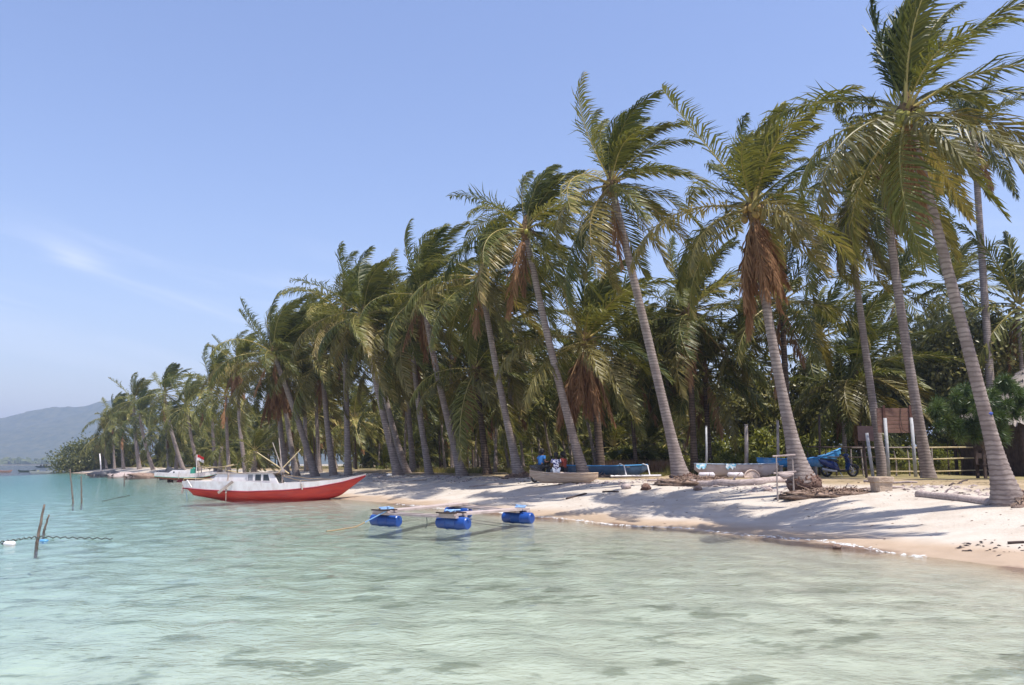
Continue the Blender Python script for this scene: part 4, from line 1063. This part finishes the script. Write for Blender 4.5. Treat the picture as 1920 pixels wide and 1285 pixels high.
# ------------------------------------------------------------------ barrel raft
def raft():
    A, B, C = sea(711, 986), sea(838, 993.5), sea(962, 981); D = sea(850, 968)
    cen = (A + C) / 2; root = thing('barrel_raft', 'floating square raft of pale planks on four blue barrels', 'raft', (cen.x, cen.y, 0))
    A, B, C, D = [p - Vector((cen.x, cen.y, 0)) for p in (A, B, C, D)]
    BLUE = M('barrel_blue', (.010, .060, .27), (.008, .045, .21), rough=.35, scale=2, stain=(.07, .17, .42), spec=.5)
    u = (B - A).normalized()
    prof = [(-.445, .01), (-.44, .24), (-.42, .272), (-.20, .285), (-.175, .297), (-.15, .285), (.15, .285), (.175, .297), (.20, .285), (.42, .272), (.44, .24), (.445, .01)]
    v = Vector((-u.y, u.x, 0))
    for p, tz in ((A, .02), (B, .05), (C, .03), (D, .0)):
        mb = MB(); c = Vector((p.x, p.y, .12 + tz)) + v * .27
        mb.tube([c + u * q * 1.2 for q, _ in prof], [max(.01, r * .62) for _, r in prof], 20, cap=True)
        bar_ = mb.build('barrel', BLUE, root); smoothshade(bar_.data, 35)
        mb = MB(); 
        for q in (-.175, .175): mb.tube([c + u * (q - .014), c + u * (q + .014)], .190, 20)
        mb.build('hoop', BLUE, bar_, True)
        for sg in (-1, 1):
            MB().tube([c + u * (sg * .53) + Vector((0, 0, .10)), c + u * (sg * .555) + Vector((0, 0, .10))], .035, 8).build('bung', BLUE, bar_)
    PL = M('raft_plank', (.44, .36, .33), (.32, .26, .235), rough=.9, scale=4, stretch=(1, 1, 1), bump=.4)
    def beam(p, q, z, ex, offs, w=.13, h=.06):
        d = (q - p).normalized(); s_ = Vector((-d.y, d.x, 0))
        for o2 in offs:
            MB().bar(p - d * ex + s_ * o2 + Vector((0, 0, z)) + v * .27, q + d * ex + s_ * o2 + Vector((0, 0, z)) + v * .27, w, h).build('plank', PL, root)
    zz = .345
    beam(A, B, zz, .3, (-.2, .2)); beam(D, C, zz, .3, (-.2, .2))
    beam(A, D, zz + .063, .3, (-.18, -.05, .08, .21)); beam(B, C, zz + .063, .3, (-.18, -.05, .08, .21))
    for p, q in ((B, C), (A, D)):
        d = (q - p).normalized()
        for k in (-.3, .12): MB().bar(p + d * k - u * .34 + v * .27 + Vector((0, 0, zz + .112)), p + d * k + u * .34 + v * .27 + Vector((0, 0, zz + .112)), .09, .035).build('cleat', DARKW, root)
    mb = MB(); rng = random.Random(3)
    for p in (A, B, C):
        pts = [Vector((p.x, p.y, 0)) + v * .27 + Vector((rng.gauss(0, .12), rng.gauss(0, .12), zz + .13 + rng.uniform(0, .06))) for _ in range(9)]
        MB().tube(pts, .022, 5).build('rope_knot', ROPEB, root)
    a0 = A + v * .05 + u * .3 + Vector((0, 0, .46)); s0 = sea(612, 997) - Vector((cen.x, cen.y, -.01))
    midp = A - u * .52 + Vector((0, -.3, .10))
    MB().tube([a0, midp], .018, 5).build('lashing', ROPEB, root)
    pts = [midp.lerp(s0, k / 8) + Vector((0, 0, -.10 * math.sin(math.pi * k / 8))) for k in range(9)]
    for p in pts: p.z = max(p.z, .0)
    MB().tube(pts, .018, 5).build('mooring_rope', ROPE, root)
    h = A.lerp(B, .62) + v * .27 + Vector((0, 0, zz)); MB().tube([h, h + Vector((.02, 0, -.28)), h + Vector((-.03, 0, -.36))], .012, 5).build('hanging_cord', ROPEG, root)
raft()

# ------------------------------------------------------------------ stakes, float and ropes in the water
STK = M('stake_wood', (.20, .15, .12), (.10, .075, .06), rough=.9, scale=8)
def stake(px, py, px2, py2, r, label, knots=3):
    b = sea(px, py); t = at(px2, py2, b.y); root = thing('mooring_stake', label, 'stake', b, 0, 'stakes standing in the shallow water'); d = t - b
    pts = [d * (k / 8) + Vector((.006 * math.sin(k * 1.9), 0, 0)) for k in range(9)]
    MB().tube([Vector((0, 0, -.3)) - d * .05] + pts, [r * 1.1] + [r * (1.05 - .05 * k) for k in range(9)], 7).build('shaft', STK, root, True)
    MB().tube([d * .12, d * .15], r * 1.5, 7).build('rope_turn', ROPEG, root)
    return b
stake(69, 1018, 83, 946, .035, 'longest leaning stake at the left with rope at its foot')
stake(82, 997, 92, 965, .03, 'short leaning stake behind the longest one')
stake(137, 943, 131, 880, .035, 'crooked thin stake, left one of the far pair')
stake(153, 942, 152, 893, .035, 'straight stake, right one of the far pair')
stake(233, 906, 233, 888, .05, 'small distant stake before the dark covered heap')
def floatline(px, label, m_, r, wig=.02, name='floating_rope'):
    pts = []
    for i in range(len(px) - 1):
        a, b = sea(*px[i]), sea(*px[i + 1])
        for k in range(16): p = a.lerp(b, k / 16); p.z = .03 + wig * math.sin((i * 16 + k) * 1.9); pts.append(p)
    tag(MB().tube(pts, r, 5).build(name, m_, None, True), label, 'rope')
floatline([(-30, 1024), (20, 1016), (68, 1009), (140, 1011), (215, 1013)], 'dark knotted rope floating from the longest stake', ROPEG, .016)
floatline([(192, 941), (246, 929)], 'thin line floating beyond the far stakes', ROPEG, .02, .01)
bp_ = sea(16, 1022.5); root = thing('float_bottle', 'white plastic bottle float beside the dark floating rope', 'float', bp_, 2.9)
MB().tube([(-.16, 0, .03), (-.14, 0, .03), (.07, 0, .03), (.12, 0, .03), (.14, 0, .03)], [.02, .06, .06, .03, .02], 10).build('bottle', WHITE, root, True)
MB().tube([(.14, 0, .03), (.18, 0, .03)], .024, 8).build('cap', BLACK, root)
tag(MB().blob(sea(82, 1014) + Vector((0, 0, .0)), (.13, .07, .035), 9, 6, .4, 3).build('plastic_bag', M('plastic_blue', (.12, .34, .62), rough=.3), None, True), 'blue plastic scrap floating at the foot of the longest stake', 'litter')

# ------------------------------------------------------------------ scooters and people
def ringmesh(mb, c, R_, r, n=20, m_=7):
    c = Vector(c); secs = []
    for i in range(n + 1):
        a = 2 * math.pi * i / n
        secs.append([c + Vector(((R_ + r * math.cos(b)) * math.cos(a), r * 1.1 * math.sin(b), (R_ + r * math.cos(b)) * math.sin(a))) for b in [2 * math.pi * k / m_ for k in range(m_)]])
    return mb.loft(secs, closed=True)
def scooter(label, loc, rz, paint):
    root = thing('motor_scooter', label, 'scooter', loc, rz); w = .5
    for x in (-.62, .62):
        t_ = ringmesh(MB(), (x, 0, .28), .225, .055).build('wheel', BLACK, root, True)
        mb = MB().tube([(x, -.05, .28), (x, .05, .28)], .06, 8)
        for k in range(5):
            a = k * 1.2566; mb.bar((x, 0, .28), (x + .2 * math.cos(a), 0, .28 + .2 * math.sin(a)), .03, .03)
        ringmesh(mb, (x, 0, .28), .19, .018).build('rim', METAL, t_)
    secs = [[(x, y * hw_, z0 + (z1 - z0) * zz) for y, zz in ((-.7, 0), (-1, .45), (-.75, 1), (.75, 1), (1, .45), (.7, 0))] for x, hw_, z0, z1 in
            ((-.98, .03, .78, .82), (-.85, .10, .58, .80), (-.6, .15, .46, .76), (-.3, .16, .36, .70), (-.12, .13, .30, .62), (-.04, .1, .28, .40))]
    smoothshade(MB().loft(secs, closed=True, caps=True).build('rear_body', paint, root).data, 50)
    secs = [[(x, y * hw_, z0 + zz * h_) for y, zz in ((-1, 0), (-.8, 1), (.8, 1), (1, 0))] for x, hw_, z0, h_ in ((-.86, .09, .80, .05), (-.5, .13, .755, .09), (-.2, .13, .70, .10), (-.05, .09, .72, .05))]
    smoothshade(MB().loft(secs, closed=True, caps=True).build('seat', BLACK, root).data, 60)
    MB().box((.14, 0, .27), (.5, .3, .08)).build('footboard', BLACK, root)
    secs = [[(x0, -hw_, z), (x0 + .1, -hw_ * .5, z + .02), (x0 + .13, 0, z + .02), (x0 + .1, hw_ * .5, z + .02), (x0, hw_, z), (x0 - .03, 0, z)] for x0, hw_, z in ((.34, .12, .26), (.38, .2, .45), (.40, .21, .62), (.36, .17, .80), (.30, .10, .92))]
    smoothshade(MB().loft(secs, closed=True, caps=True).build('front_shield', paint, root).data, 50)
    hd = MB().blob((.33, 0, .98), (.13, .16, .09), 10, 7).build('handlebar_cowl', paint, root, True)
    MB().blob((.44, 0, .97), (.04, .09, .05), 8, 6).build('headlight', M('lamp_lens', (.6, .6, .62), rough=.15), hd, True)
    for s_ in (-1, 1):
        MB().tube([(.28, s_ * .1, 1.0), (.2, s_ * .33, 1.02)], .022, 6).build('grip', BLACK, root)
        m2 = MB().tube([(.26, s_ * .2, 1.02), (.27, s_ * .27, 1.2)], .012, 5).build('mirror_stalk', BLACK, root)
        MB().blob((.27, s_ * .28, 1.22), (.03, .07, .045), 8, 6).build('mirror', BLACK, m2, True)
    MB().tube([(.4, -.06, .7), (.62, -.07, .28)], .025, 6).tube([(.4, .06, .7), (.62, .07, .28)], .025, 6).build('fork', METAL, root)
    secs = [[(.62 + q * math.cos(a), -.07, .28 + q * math.sin(a)) for q in (.29, .31)] + [(.62 + q * math.cos(a), .07, .28 + q * math.sin(a)) for q in (.31, .29)] for a in [math.radians(k) for k in range(20, 161, 14)]]
    MB().loft(secs, closed=True, caps=True).build('front_mudguard', paint, root)
    MB().tube([(-.2, -.16, .26), (-.45, -.19, .28), (-.9, -.19, .36)], [.03, .055, .06], 8).build('exhaust', METAL, root, True)
    MB().blob((-.45, .02, .30), (.26, .13, .11), 9, 6, .2).build('engine', BLACK, root)
    MB().bar((-.05, -.1, .25), (.02, -.22, .02), .02, .02).build('kickstand', METAL, root)
    return root
s_at = on_ground(1575, 37.0)
scooter('dark blue motor scooter parked in front of the bamboo fence', s_at, .08, M('scooter_blue', (.012, .03, .14), (.010, .022, .10), rough=.2, coat=.6))
sc2 = on_ground(1019, 39.4)
scooter('black motor scooter under the person in the blue shirt', sc2, .8, M('scooter_black', (.02, .02, .025), rough=.25, coat=.5))

SKIN = M('skin', (.13, .07, .045), (.11, .06, .04), rough=.6, scale=8)
HAIR = M('hair_black', (.012, .010, .010), rough=.6)
def skin_obj(name, verts, edges, radii, mat, parent, sub=2, rootv=0):
    me = bpy.data.meshes.new(name); me.from_pydata(verts, edges, [])
    ob = link(name, me, parent)
    sk = ob.modifiers.new('skin', 'SKIN'); sk.use_smooth_shade = True
    bm = bmesh.new(); bm.from_mesh(me); lay = bm.verts.layers.skin.verify(); bm.verts.ensure_lookup_table()
    for i, v in enumerate(bm.verts):
        v[lay].radius = radii[i] if isinstance(radii[i], tuple) else (radii[i], radii[i]); v[lay].use_root = (i == rootv)
    bm.to_mesh(me); bm.free()
    ss = ob.modifiers.new('sub', 'SUBSURF'); ss.levels = sub; ss.render_levels = sub
    dg = bpy.context.evaluated_depsgraph_get(); ev = ob.evaluated_get(dg)
    nm = bpy.data.meshes.new_from_object(ev); ob.modifiers.clear(); ob.data = nm
    nm.materials.clear(); nm.materials.append(mat)
    return ob
def person(label, loc, rz, shirt, trousers, seat=.42, lean=.05, arms=((.30, .62), (.30, .62)), headturn=0.0):
    root = thing('person', label, 'person', loc, rz); z = seat
    V, E, Rr = [], [], []
    def v(p, r): V.append(p); Rr.append(r); return len(V) - 1
    def e(a, b): E.append((a, b))
    pel = v((0, 0, z + .08), .13); ab = v((0, lean * .3, z + .26), .12); ch = v((0, lean * .7, z + .44), .135); nk = v((0, lean, z + .60), .055)
    hd0 = v((0, lean + .02, z + .69), .075); hd1 = v((0, lean + .02, z + .79), .09); hd2 = v((0, lean + .01, z + .86), .06)
    for a, b in ((pel, ab), (ab, ch), (ch, nk), (nk, hd0), (hd0, hd1), (hd1, hd2)): e(a, b)
    nose = v((0, lean + .125, z + .755), .014); e(hd1, nose)
    arm_pts, leg_pts = [], []
    for s_, (fy, fz) in zip((-1, 1), arms):
        sh = v((s_ * .18, lean * .8, z + .53), .058); el_ = v((s_ * .24, .06, z + .27), .043); wr = v((s_ * .17, fy, z + fz - .42), .03); pm = v((s_ * .155, fy + .07, z + fz - .42), .03)
        e(ch, sh); e(sh, el_); e(el_, wr); e(wr, pm)
        for k in range(4):
            f1 = v((s_ * (.13 + .018 * k), fy + .115 - .006 * abs(k - 1.5), z + fz - .425), .009); f2 = v((s_ * (.128 + .018 * k), fy + .145 - .008 * abs(k - 1.5), z + fz - .45), .008); e(pm, f1); e(f1, f2)
        th = v((s_ * .11, fy + .07, z + fz - .40), .010); e(wr, th)
        arm_pts.append(((s_ * .18, lean * .8, z + .53), (s_ * .215, .03, z + .38)))
        hp = v((s_ * .09, .02, z + .05), .10); kn = v((s_ * .15, .42, z + .06), .062); an = v((s_ * .15, .40, .09), .04); to = v((s_ * .16, .56, .045), .038); hl = v((s_ * .15, .36, .04), .036)
        e(pel, hp); e(hp, kn); e(kn, an); e(an, to); e(an, hl)
        leg_pts.append(((s_ * .09, .02, z + .05), (s_ * .15, .42, z + .06), (s_ * .15, .41, z * .55)))
    skin_obj('body', V, E, Rr, SKIN, root)
    V2 = [(0, .0, z + .07), (0, lean * .3, z + .26), (0, lean * .7, z + .44), (0, lean * .95, z + .555)]; E2 = [(0, 1), (1, 2), (2, 3)]; R2 = [(.155, .155), (.145, .145), (.165, .15), (.075, .075)]
    for a, b in arm_pts: i = len(V2); V2 += [a, b]; E2 += [(2, i), (i, i + 1)]; R2 += [.078, .07]
    skin_obj('shirt', V2, E2, R2, shirt, root)
    V3 = [(0, .0, z + .07)]; E3 = []; R3 = [.15]
    for a, b, c in leg_pts: i = len(V3); V3 += [a, b, c]; E3 += [(0, i), (i, i + 1), (i + 1, i + 2)]; R3 += [.115, .078, .065]
    skin_obj('trousers', V3, E3, R3, trousers, root)
    mb = MB().blob((0, lean - .005, z + .815), (.118, .122, .115), 12, 8, .05, 1); mb.blob((0, lean - .05, z + .755), (.112, .085, .12), 10, 7, .08, 2); mb.build('hair', HAIR, root, True)
    mb = MB()
    for s_ in (-1, 1): mb.blob((s_ * .034, lean + .102, z + .775), (.012, .008, .008), 6, 4)
    mb.build('eyes', HAIR, root)
    return root
person('person in a blue shirt sitting astride the black scooter', sc2 + Vector((-.15, -.16, 0)), .8 - math.pi / 2, M('shirt_blue', (.03, .13, .34), (.02, .09, .26), rough=.9), M('trousers_dark', (.02, .022, .03), rough=.9), seat=.72, lean=.14, arms=((.42, .70), (.42, .70)))
pb2 = on_ground(1043, 39.0)
person('person seen from behind in a white shirt with navy pattern', pb2, .1, M('shirt_pattern', (.70, .70, .76), (.035, .035, .13), rough=.9, scale=11, lo=.49, hi=.53), M('trousers_pale', (.42, .46, .55), rough=.9), seat=.50, lean=.03)
pb3 = on_ground(1058, 39.6)
person('person in a dull red shirt beside the patterned shirt', pb3, .9, M('shirt_red', (.26, .05, .035), rough=.9), M('trousers_dark', (.02, .022, .03), rough=.9), seat=.42, lean=.1)
sl = on_ground(1050, 39.2)
tag(MB().tube([sl + Vector((-.75, -.05, .18)), sl + Vector((0, .0, .2)), sl + Vector((.8, .12, .18))], [.2, .22, .2], 10).build('log_seat', DRIFT, None, True), 'log serving as a seat under the two people beside the canoe', 'log')

# ------------------------------------------------------------------ signs, fence, posts, hut
def signboard():
    Y = 36.0; b0, b1 = on_ground(1667, Y), on_ground(1717, Y); o_ = (b0 + b1) / 2
    root = thing('signboard', 'large brown plank signboard seen from behind on two grey posts', 'sign', o_)
    PLK = M('sign_plank', (.21, .115, .085), (.15, .08, .06), rough=.85, scale=3, stretch=(1, 1, 6), stain=(.27, .17, .13))
    x0, x1 = at(1646, 790, Y).x - o_.x, at(1719, 790, Y).x - o_.x; zt, zb = at(1680, 765, Y).z - o_.z, at(1680, 812, Y).z - o_.z
    n = 6; h = (zt - zb) / n
    for i in range(n):
        MB().box(((x0 + x1) / 2 + .006 * math.sin(i * 3), .06 + .004 * (i % 2), zb + h * (i + .5)), (x1 - x0, .03, h - .012)).build('plank', PLK, root)
    for b in (b0, b1):
        MB().tube([b - o_ + Vector((0, 0, -.2)), b - o_ + Vector((0, 0, zt - .45))], .075, 10).build('post', METAL, root, True)
        MB().box((b.x - o_.x - .02, .02, (zt + zb) / 2 + .05), (.1, .05, zt - zb + .12)).build('batten', M('batten_brown', (.13, .06, .045), rough=.9), root)
    MB().tube([(.15, .03, zt - .02), (.1, .0, zt - .5), (.16, .0, zb + .15), (.45, .0, zb)], .015, 5).build('vine', DARKW, root)
signboard()
def small_sign():
    Y = 35.2; b = on_ground(1638, Y); root = thing('small_sign', 'small square brown sign leaning on a grey pipe post', 'sign', b)
    t_ = at(1625, 812, Y) - b
    MB().tube([(0, 0, -.2), t_], .07, 9).build('post', METAL, root, True)
    c = at(1623, 813, Y + .3) - b; MB().box(c, (.68, .04, .66)).build('board', M('sign_plain', (.17, .11, .10), (.14, .09, .08), rough=.85), root)
    q = on_ground(1625, Y + .4) - b; MB().tube([q + Vector((0, 0, -.1)), c + Vector((-.1, .07, 0))], .06, 7).build('stake', DARKW, root)
small_sign()
def fence():
    Y = 39.5; o_ = on_ground(1690, Y); root = thing('bamboo_fence', 'low rustic fence of stick posts and bamboo rails behind the signboard', 'fence', o_)
    rng = random.Random(8)
    for px in list(range(1520, 1862, 26)):
        b = on_ground(px + rng.uniform(-5, 5), Y + rng.uniform(-.15, .15)) - o_; hh = rng.uniform(1.15, 1.55)
        MB().tube([b + Vector((0, 0, -.15)), b + Vector((rng.gauss(0, .04), 0, hh * .5)), b + Vector((rng.gauss(0, .07), 0, hh))], [.045, .04, .03], 6).build('post', DARKW if rng.random() < .6 else GREYW, root)
    for (a, b, z, m_, r) in ((1515, 1640, 1.42, DARKW, .03), (1600, 1735, 1.38, GREYW, .028), (1712, 1862, 1.36, BAMBOO, .035), (1520, 1660, .95, DARKW, .025), (1650, 1850, .84, BAMBOO, .032), (1640, 1860, .22, BAMBOO, .03), (1540, 1650, .30, DARKW, .025)):
        p, q = on_ground(a, Y - .1) - o_, on_ground(b, Y - .1) - o_
        MB().tube([p + Vector((0, 0, z)), (p + q) / 2 + Vector((0, 0, z + rng.uniform(-.06, .04))), q + Vector((0, 0, z + rng.uniform(-.05, .05)))], r, 6).build('rail', m_, root)
fence()
def lone_post(px, Y, top, r, m_, label, lean=0.0):
    b = on_ground(px, Y); t_ = at(px + lean, top, Y) - b; root = thing('post', label, 'post', b)
    MB().tube([(0, 0, -.2), t_ * .5 + Vector((.02, 0, 0)), t_], [r * 1.1, r, r * .9], 8).build('shaft', m_, root, True)
    MB().tube([t_ * .995, t_ * 1.012], r * 1.02, 8).build('cap', m_, root)
lone_post(1399, 41.0, 797, .10, GREYW, 'weathered grey wooden post standing behind the white boat')
lone_post(1324, 41.5, 800, .055, METAL, 'thin pale metal pole beside the short dark palm')
lone_post(1458, 40.0, 790, .07, GREYW, 'thin weathered pole left of the root ball palm')
lone_post(1536, 41.0, 780, .06, DARKW, 'dark thin pole behind the blue canoe bow')
lone_post(190, 150.0, 851, .12, WHITE, 'white leaning pole at the far left grove', -3)
def stick_frame():
    o_ = on_ground(1462, 25.4); root = thing('stick_stand', 'rough stand of thin sticks left of the root ball', 'stand', o_)
    zt = at(1460, 856, 25.4).z - o_.z
    for x, y in ((-.06, 0), (.5, .15)): MB().tube([(x, y, -.2), (x + .02, y, zt)], [.03, .022], 6).build('leg', GREYW, root)
    for z, r in ((zt, .028), (zt * .62, .03)): MB().tube([(-.15, 0, z), (.6, .12, z + .05)], r, 6).build('crosspiece', DRIFT, root)
    MB().tube([(.0, .02, zt * .6), (.2, .05, zt * .56), (.5, .1, zt * .6)], [.03, .12, .05], 7).build('bundle', DRIFT, root, True)
stick_frame()
def block():
    b = hit(1653, 921); root = thing('concrete_block', 'squat rough concrete block on the sand below the signboard', 'block', b, .12); s_ = b.y / F
    mb = MB(); w = 18 * s_
    secs = []
    for z, k in ((-.1, .88), (.05, .9), (.26, .94), (.28, 1.08), (.42, 1.1), (.44, 1.02)):
        sq = lambda a: min(1.22, 1 / max(abs(math.cos(a)), abs(math.sin(a)))) * (1 + .035 * noise.noise(Vector((a * 2, z * 9, 1))))
        secs.append([(w * k * math.cos(a) * sq(a), w * .8 * k * math.sin(a) * sq(a), z) for a in [2 * math.pi * i / 32 for i in range(32)]])
    mb.loft(secs, closed=True, caps=True).build('body', M('concrete', (.46, .36, .27), (.34, .25, .18), rough=.95, scale=5, bump=.8, stain=(.55, .47, .38)), root)
block()
def hut():
    Y = 36.0; c = on_ground(1968, Y + 3.0); root = thing('thatched_hut', 'thatched hut with dark walls at the right edge', 'hut', c)
    THATCH = M('thatch', (.42, .37, .33), (.26, .22, .19), rough=1.0, scale=5, stretch=(6, 6, 1), bump=.8)
    hx, hy, ze, zt = 3.3, 3.2, 2.35, 5.4; nlay = 7
    for i in range(nlay):
        u0, u1 = i / nlay, (i + 1) / nlay + .06
        def ringp(u, off): return [(sx_ * (hx * (1 - u) + .25 * u + off) , sy_ * (hy * (1 - u) + .1 * u + off), ze + (zt - ze) * u + .0) for sx_, sy_ in ((-1, -1), (1, -1), (1, 1), (-1, 1))]
        lo, hi = ringp(u0, .12), ringp(min(1, u1), .0); mb = MB(); rng = random.Random(i)
        for k in range(4):
            a, b = Vector(lo[k]), Vector(lo[(k + 1) % 4]); d, e = Vector(hi[k]), Vector(hi[(k + 1) % 4]); m_ = 46
            pts_l = [a.lerp(b, q / m_) + Vector((0, 0, rng.uniform(-.2, .05))) for q in range(m_ + 1)]; pts_h = [d.lerp(e, q / m_) for q in range(m_ + 1)]
            mb.loft([pts_l, pts_h])
        mb.build('thatch_layer', THATCH, root)
    MB().tube([(-.4, 0, zt), (0, 0, zt + .06), (.4, 0, zt)], .16, 8).build('ridge', THATCH, root)
    for k in range(34):
        for sy_ in (-1, 1): 
            if sy_ == -1: MB().box((-2.7 + 5.4 * k / 33, sy_ * 2.6, 1.15), (.15, .05, 2.5)).build('wall_board', DARKW, root)
        MB().box((-2.72, -2.55 + 5.1 * k / 33, 1.15), (.05, .14, 2.5)).build('wall_board', DARKW, root)
    for x in (-2.9, 2.9):
        for y in (-2.8, 2.8): MB().tube([(x, y, -.2), (x, y, 2.5)], .09, 8).build('post', DARKW, root)
hut()
def platform():
    b = on_ground(1862, 33.5); root = thing('wooden_bench', 'dark wooden bench frame in shade under the feathery bush', 'bench', b)
    for x, z in ((-.45, 1.35), (.42, 1.0)):
        for y in (-.25, .3): MB().box((x, y, z / 2 - .05), (.1, .1, z + .1)).build('leg', DARKW, root)
    for k in range(3): MB().box((0, -.22 + .24 * k, .58), (1.1, .2, .05)).build('slat', DARKW, root)
    MB().box((-.45, .02, 1.25), (.08, .75, .16)).build('end_rail', DARKW, root); MB().box((0, .37, .95), (1.0, .05, .2)).build('back_rail', DARKW, root)
platform()

# ------------------------------------------------------------------ driftwood and litter
def log(pxs, r, label, m_=DRIFT, name='driftwood_log', rough=.25, grp=None):
    P = [hit(*p) for p in pxs]; o_ = P[0].copy(); root = thing(name, label, 'driftwood', o_, 0, grp); pts, rs = [], []
    for i in range(len(P) - 1):
        for k in range(6):
            p = P[i].lerp(P[i + 1], k / 6); p.z = ground_z(p.x, p.y) + r * .55; pts.append(p - o_); rs.append(r * (1 + rough * noise.noise(Vector((p.x * 1.3, p.y * 1.3, r * 9)))))
    p = P[-1].copy(); p.z += r * .5; pts.append(p - o_); rs.append(r * .55)
    MB().tube(pts, rs, 9).build('stem', m_, root, True)
    if r > .05:
        q = pts[len(pts) // 3]; MB().tube([q, q + Vector((r * 1.2, -r, r * 1.8)), q + Vector((r * 2.2, -r * 1.2, r * 2.6))], [r * .3, r * .22, r * .08], 6).build('snag', m_, root)
log([(1296, 908), (1370, 911), (1425, 909), (1478, 905)], .15, 'long grey driftwood log between the pale footed palm and the root ball')
log([(1722, 932), (1790, 938), (1868, 948)], .11, 'smooth grey driftwood log left of the rightmost palm foot')
log([(1560, 921), (1600, 920), (1695, 915)], .05, 'pale driftwood pole lying left of the concrete block')
log([(1620, 904), (1720, 906)], .045, 'straight pale pole lying behind the concrete block')
log([(1062, 937), (1080, 932), (1100, 927)], .045, 'dark stick lying on the white sand below the dugout canoe', DARKW, 'beach_stick')
log([(1780, 912), (1800, 906), (1815, 900)], .03, 'forked twig on the sand in front of the fence', DARKW, 'beach_stick')
log([(880, 914), (912, 911), (940, 908)], .05, 'weathered stick on the sand left of the canoe palm', GREYW, 'beach_stick')
log([(700, 903), (760, 905), (800, 901)], .05, 'weathered branch on the sand right of the red bow', GREYW, 'beach_stick')
log([(1130, 924), (1160, 923)], .04, 'short dark stick on the sand below the outrigger canoe', DARKW, 'beach_stick')
log([(1215, 903), (1262, 902)], .06, 'root stump left of the pale footed palm', DRIFT, 'beach_stick')
log([(1890, 1021), (1925, 1019)], .03, 'dark stranded branch at the right edge of the sand', DARKW, 'beach_stick')
for i, (px, py, r, m_, lb) in enumerate([(1174, 917, .17, DRIFT, 'pale dry coconut husk on the sand left of the pale footed palm'), (1211, 919, .2, ROOT, 'dark brown coconut husk below the pale footed palm'),
        (1240, 909, .2, ROOTMAT, 'ragged husk right beside the pale footed palm'), (1308, 920, .14, ROOTMAT, 'husk in front of the long driftwood log'), (729, 895, .2, METAL, 'bluish bundle at the foot of the bow palm'),
        (1570, 1030, .09, ROOTMAT, 'tan lump of coral at the water edge'), (1440, 921, .12, DRIFT, 'pale husk among the white driftwood chips')]):
    p = hit(px, py) if py < 1100 else sea(px, py); nm, ct = ('cloth_bundle', 'bundle') if 'bundle' in lb else ('coral_lump', 'coral') if 'coral' in lb else ('coconut_husk', 'husk')
    root = thing(nm, lb, ct, p, i, 'husks lying on the shore' if ct == 'husk' else None)
    mb = MB().blob((0, 0, r * .45), (r * 1.15, r * .9, r * .75), 11, 8, .35, i * 1.7); mb.build('shell', m_, root, True)
    MB().tube([(r * .9, 0, r * .6), (r * 1.5, .02, r * .75)], [r * .12, r * .04], 5).build('stalk', DARKW, root)
def litter(name, n, fn, m_, seed, smin, smax, flat=.35):
    rng = random.Random(seed); mb = MB()
    for i in range(n):
        x, y = fn(rng); z = ground_z(x, y); s_ = rng.uniform(smin, smax); a = rng.uniform(0, 6.28); u = Vector((math.cos(a), math.sin(a), rng.uniform(-.15, .2))) * s_; w = Vector((-math.sin(a), math.cos(a), .1)) * s_ * rng.uniform(.15, .5); k = Vector((0, 0, s_ * flat))
        c = Vector((x, y, z + .004)); mb.add([c - u, c - w, c + u, c + w, c + k], [(0, 1, 4), (1, 2, 4), (2, 3, 4), (3, 0, 4), (0, 3, 2, 1)], rng.random())
    o_ = mb.build(name, m_); o_['kind'] = 'stuff'
def band(t0, t1, mu, sg):
    def f(r):
        t = r.uniform(t0, t1); return ts(t, r.gauss(mu, sg) + .5 * math.sin(t * .6))
    return f
litter('driftwood_chips', 1500, band(6, 60, 7.4, .55), DRIFT, 1, .03, .16)
litter('dark_chips', 420, band(6, 60, 7.2, .7), DARKW, 2, .02, .12)
litter('leaf_litter', 1500, band(6, 60, 10.5, 1.6), ROOTMAT, 3, .02, .10, .1)
litter('sand_specks', 800, band(4, 55, 3.8, 1.7), ROOT, 4, .012, .07, .2)
litter('seaweed_wrack', 170, band(2, 9, 1.7, .25), M('seaweed', (.05, .035, .03), (.03, .02, .02), rough=.8), 5, .03, .12, .2)
litter('shore_foam', 900, lambda r: (lambda t: ts(t, .12 + .22 * math.sin(t * .9) * math.sin(t * .37 + 1) + r.gauss(0, .06)))(r.uniform(9, 34)), M('foam', (.72, .72, .70), (.6, .6, .58), rough=.6), 9, .02, .09, .12)
def heap(px, Y, w, h, label, m_, seed):
    b = on_ground(px, Y); root = thing('covered_heap', label, 'heap', b); rng = random.Random(seed)
    MB().blob((0, 0, h * .2), (w, w * .5, h * .8), 18, 10, .6, seed).build('tarpaulin', m_, root, True)
    for i in range(9):
        x = rng.uniform(-w, w); MB().tube([(x, -w * .3, .05), (x + rng.uniform(-1, 1), -w * .35, h * rng.uniform(.3, .8))], .07, 5).build('stick', DRIFT if i % 2 else DARKW, root)
TARP = M('black_tarp', (.025, .027, .032), (.05, .05, .06), rough=.5, scale=2)
heap(198, 128, 2.6, .95, 'dark covered heap of boat gear on the far sand', TARP, 4)
heap(232, 120, 2.2, .8, 'brown heap of driftwood beside the dark covered heap', DRIFT, 6)
heap(322, 98, 1.6, 1.25, 'black covered heap behind the white and green boat', TARP, 5)
heap(270, 108, 2.2, .8, 'low driftwood heap left of the white and green boat', ROOTMAT, 7)
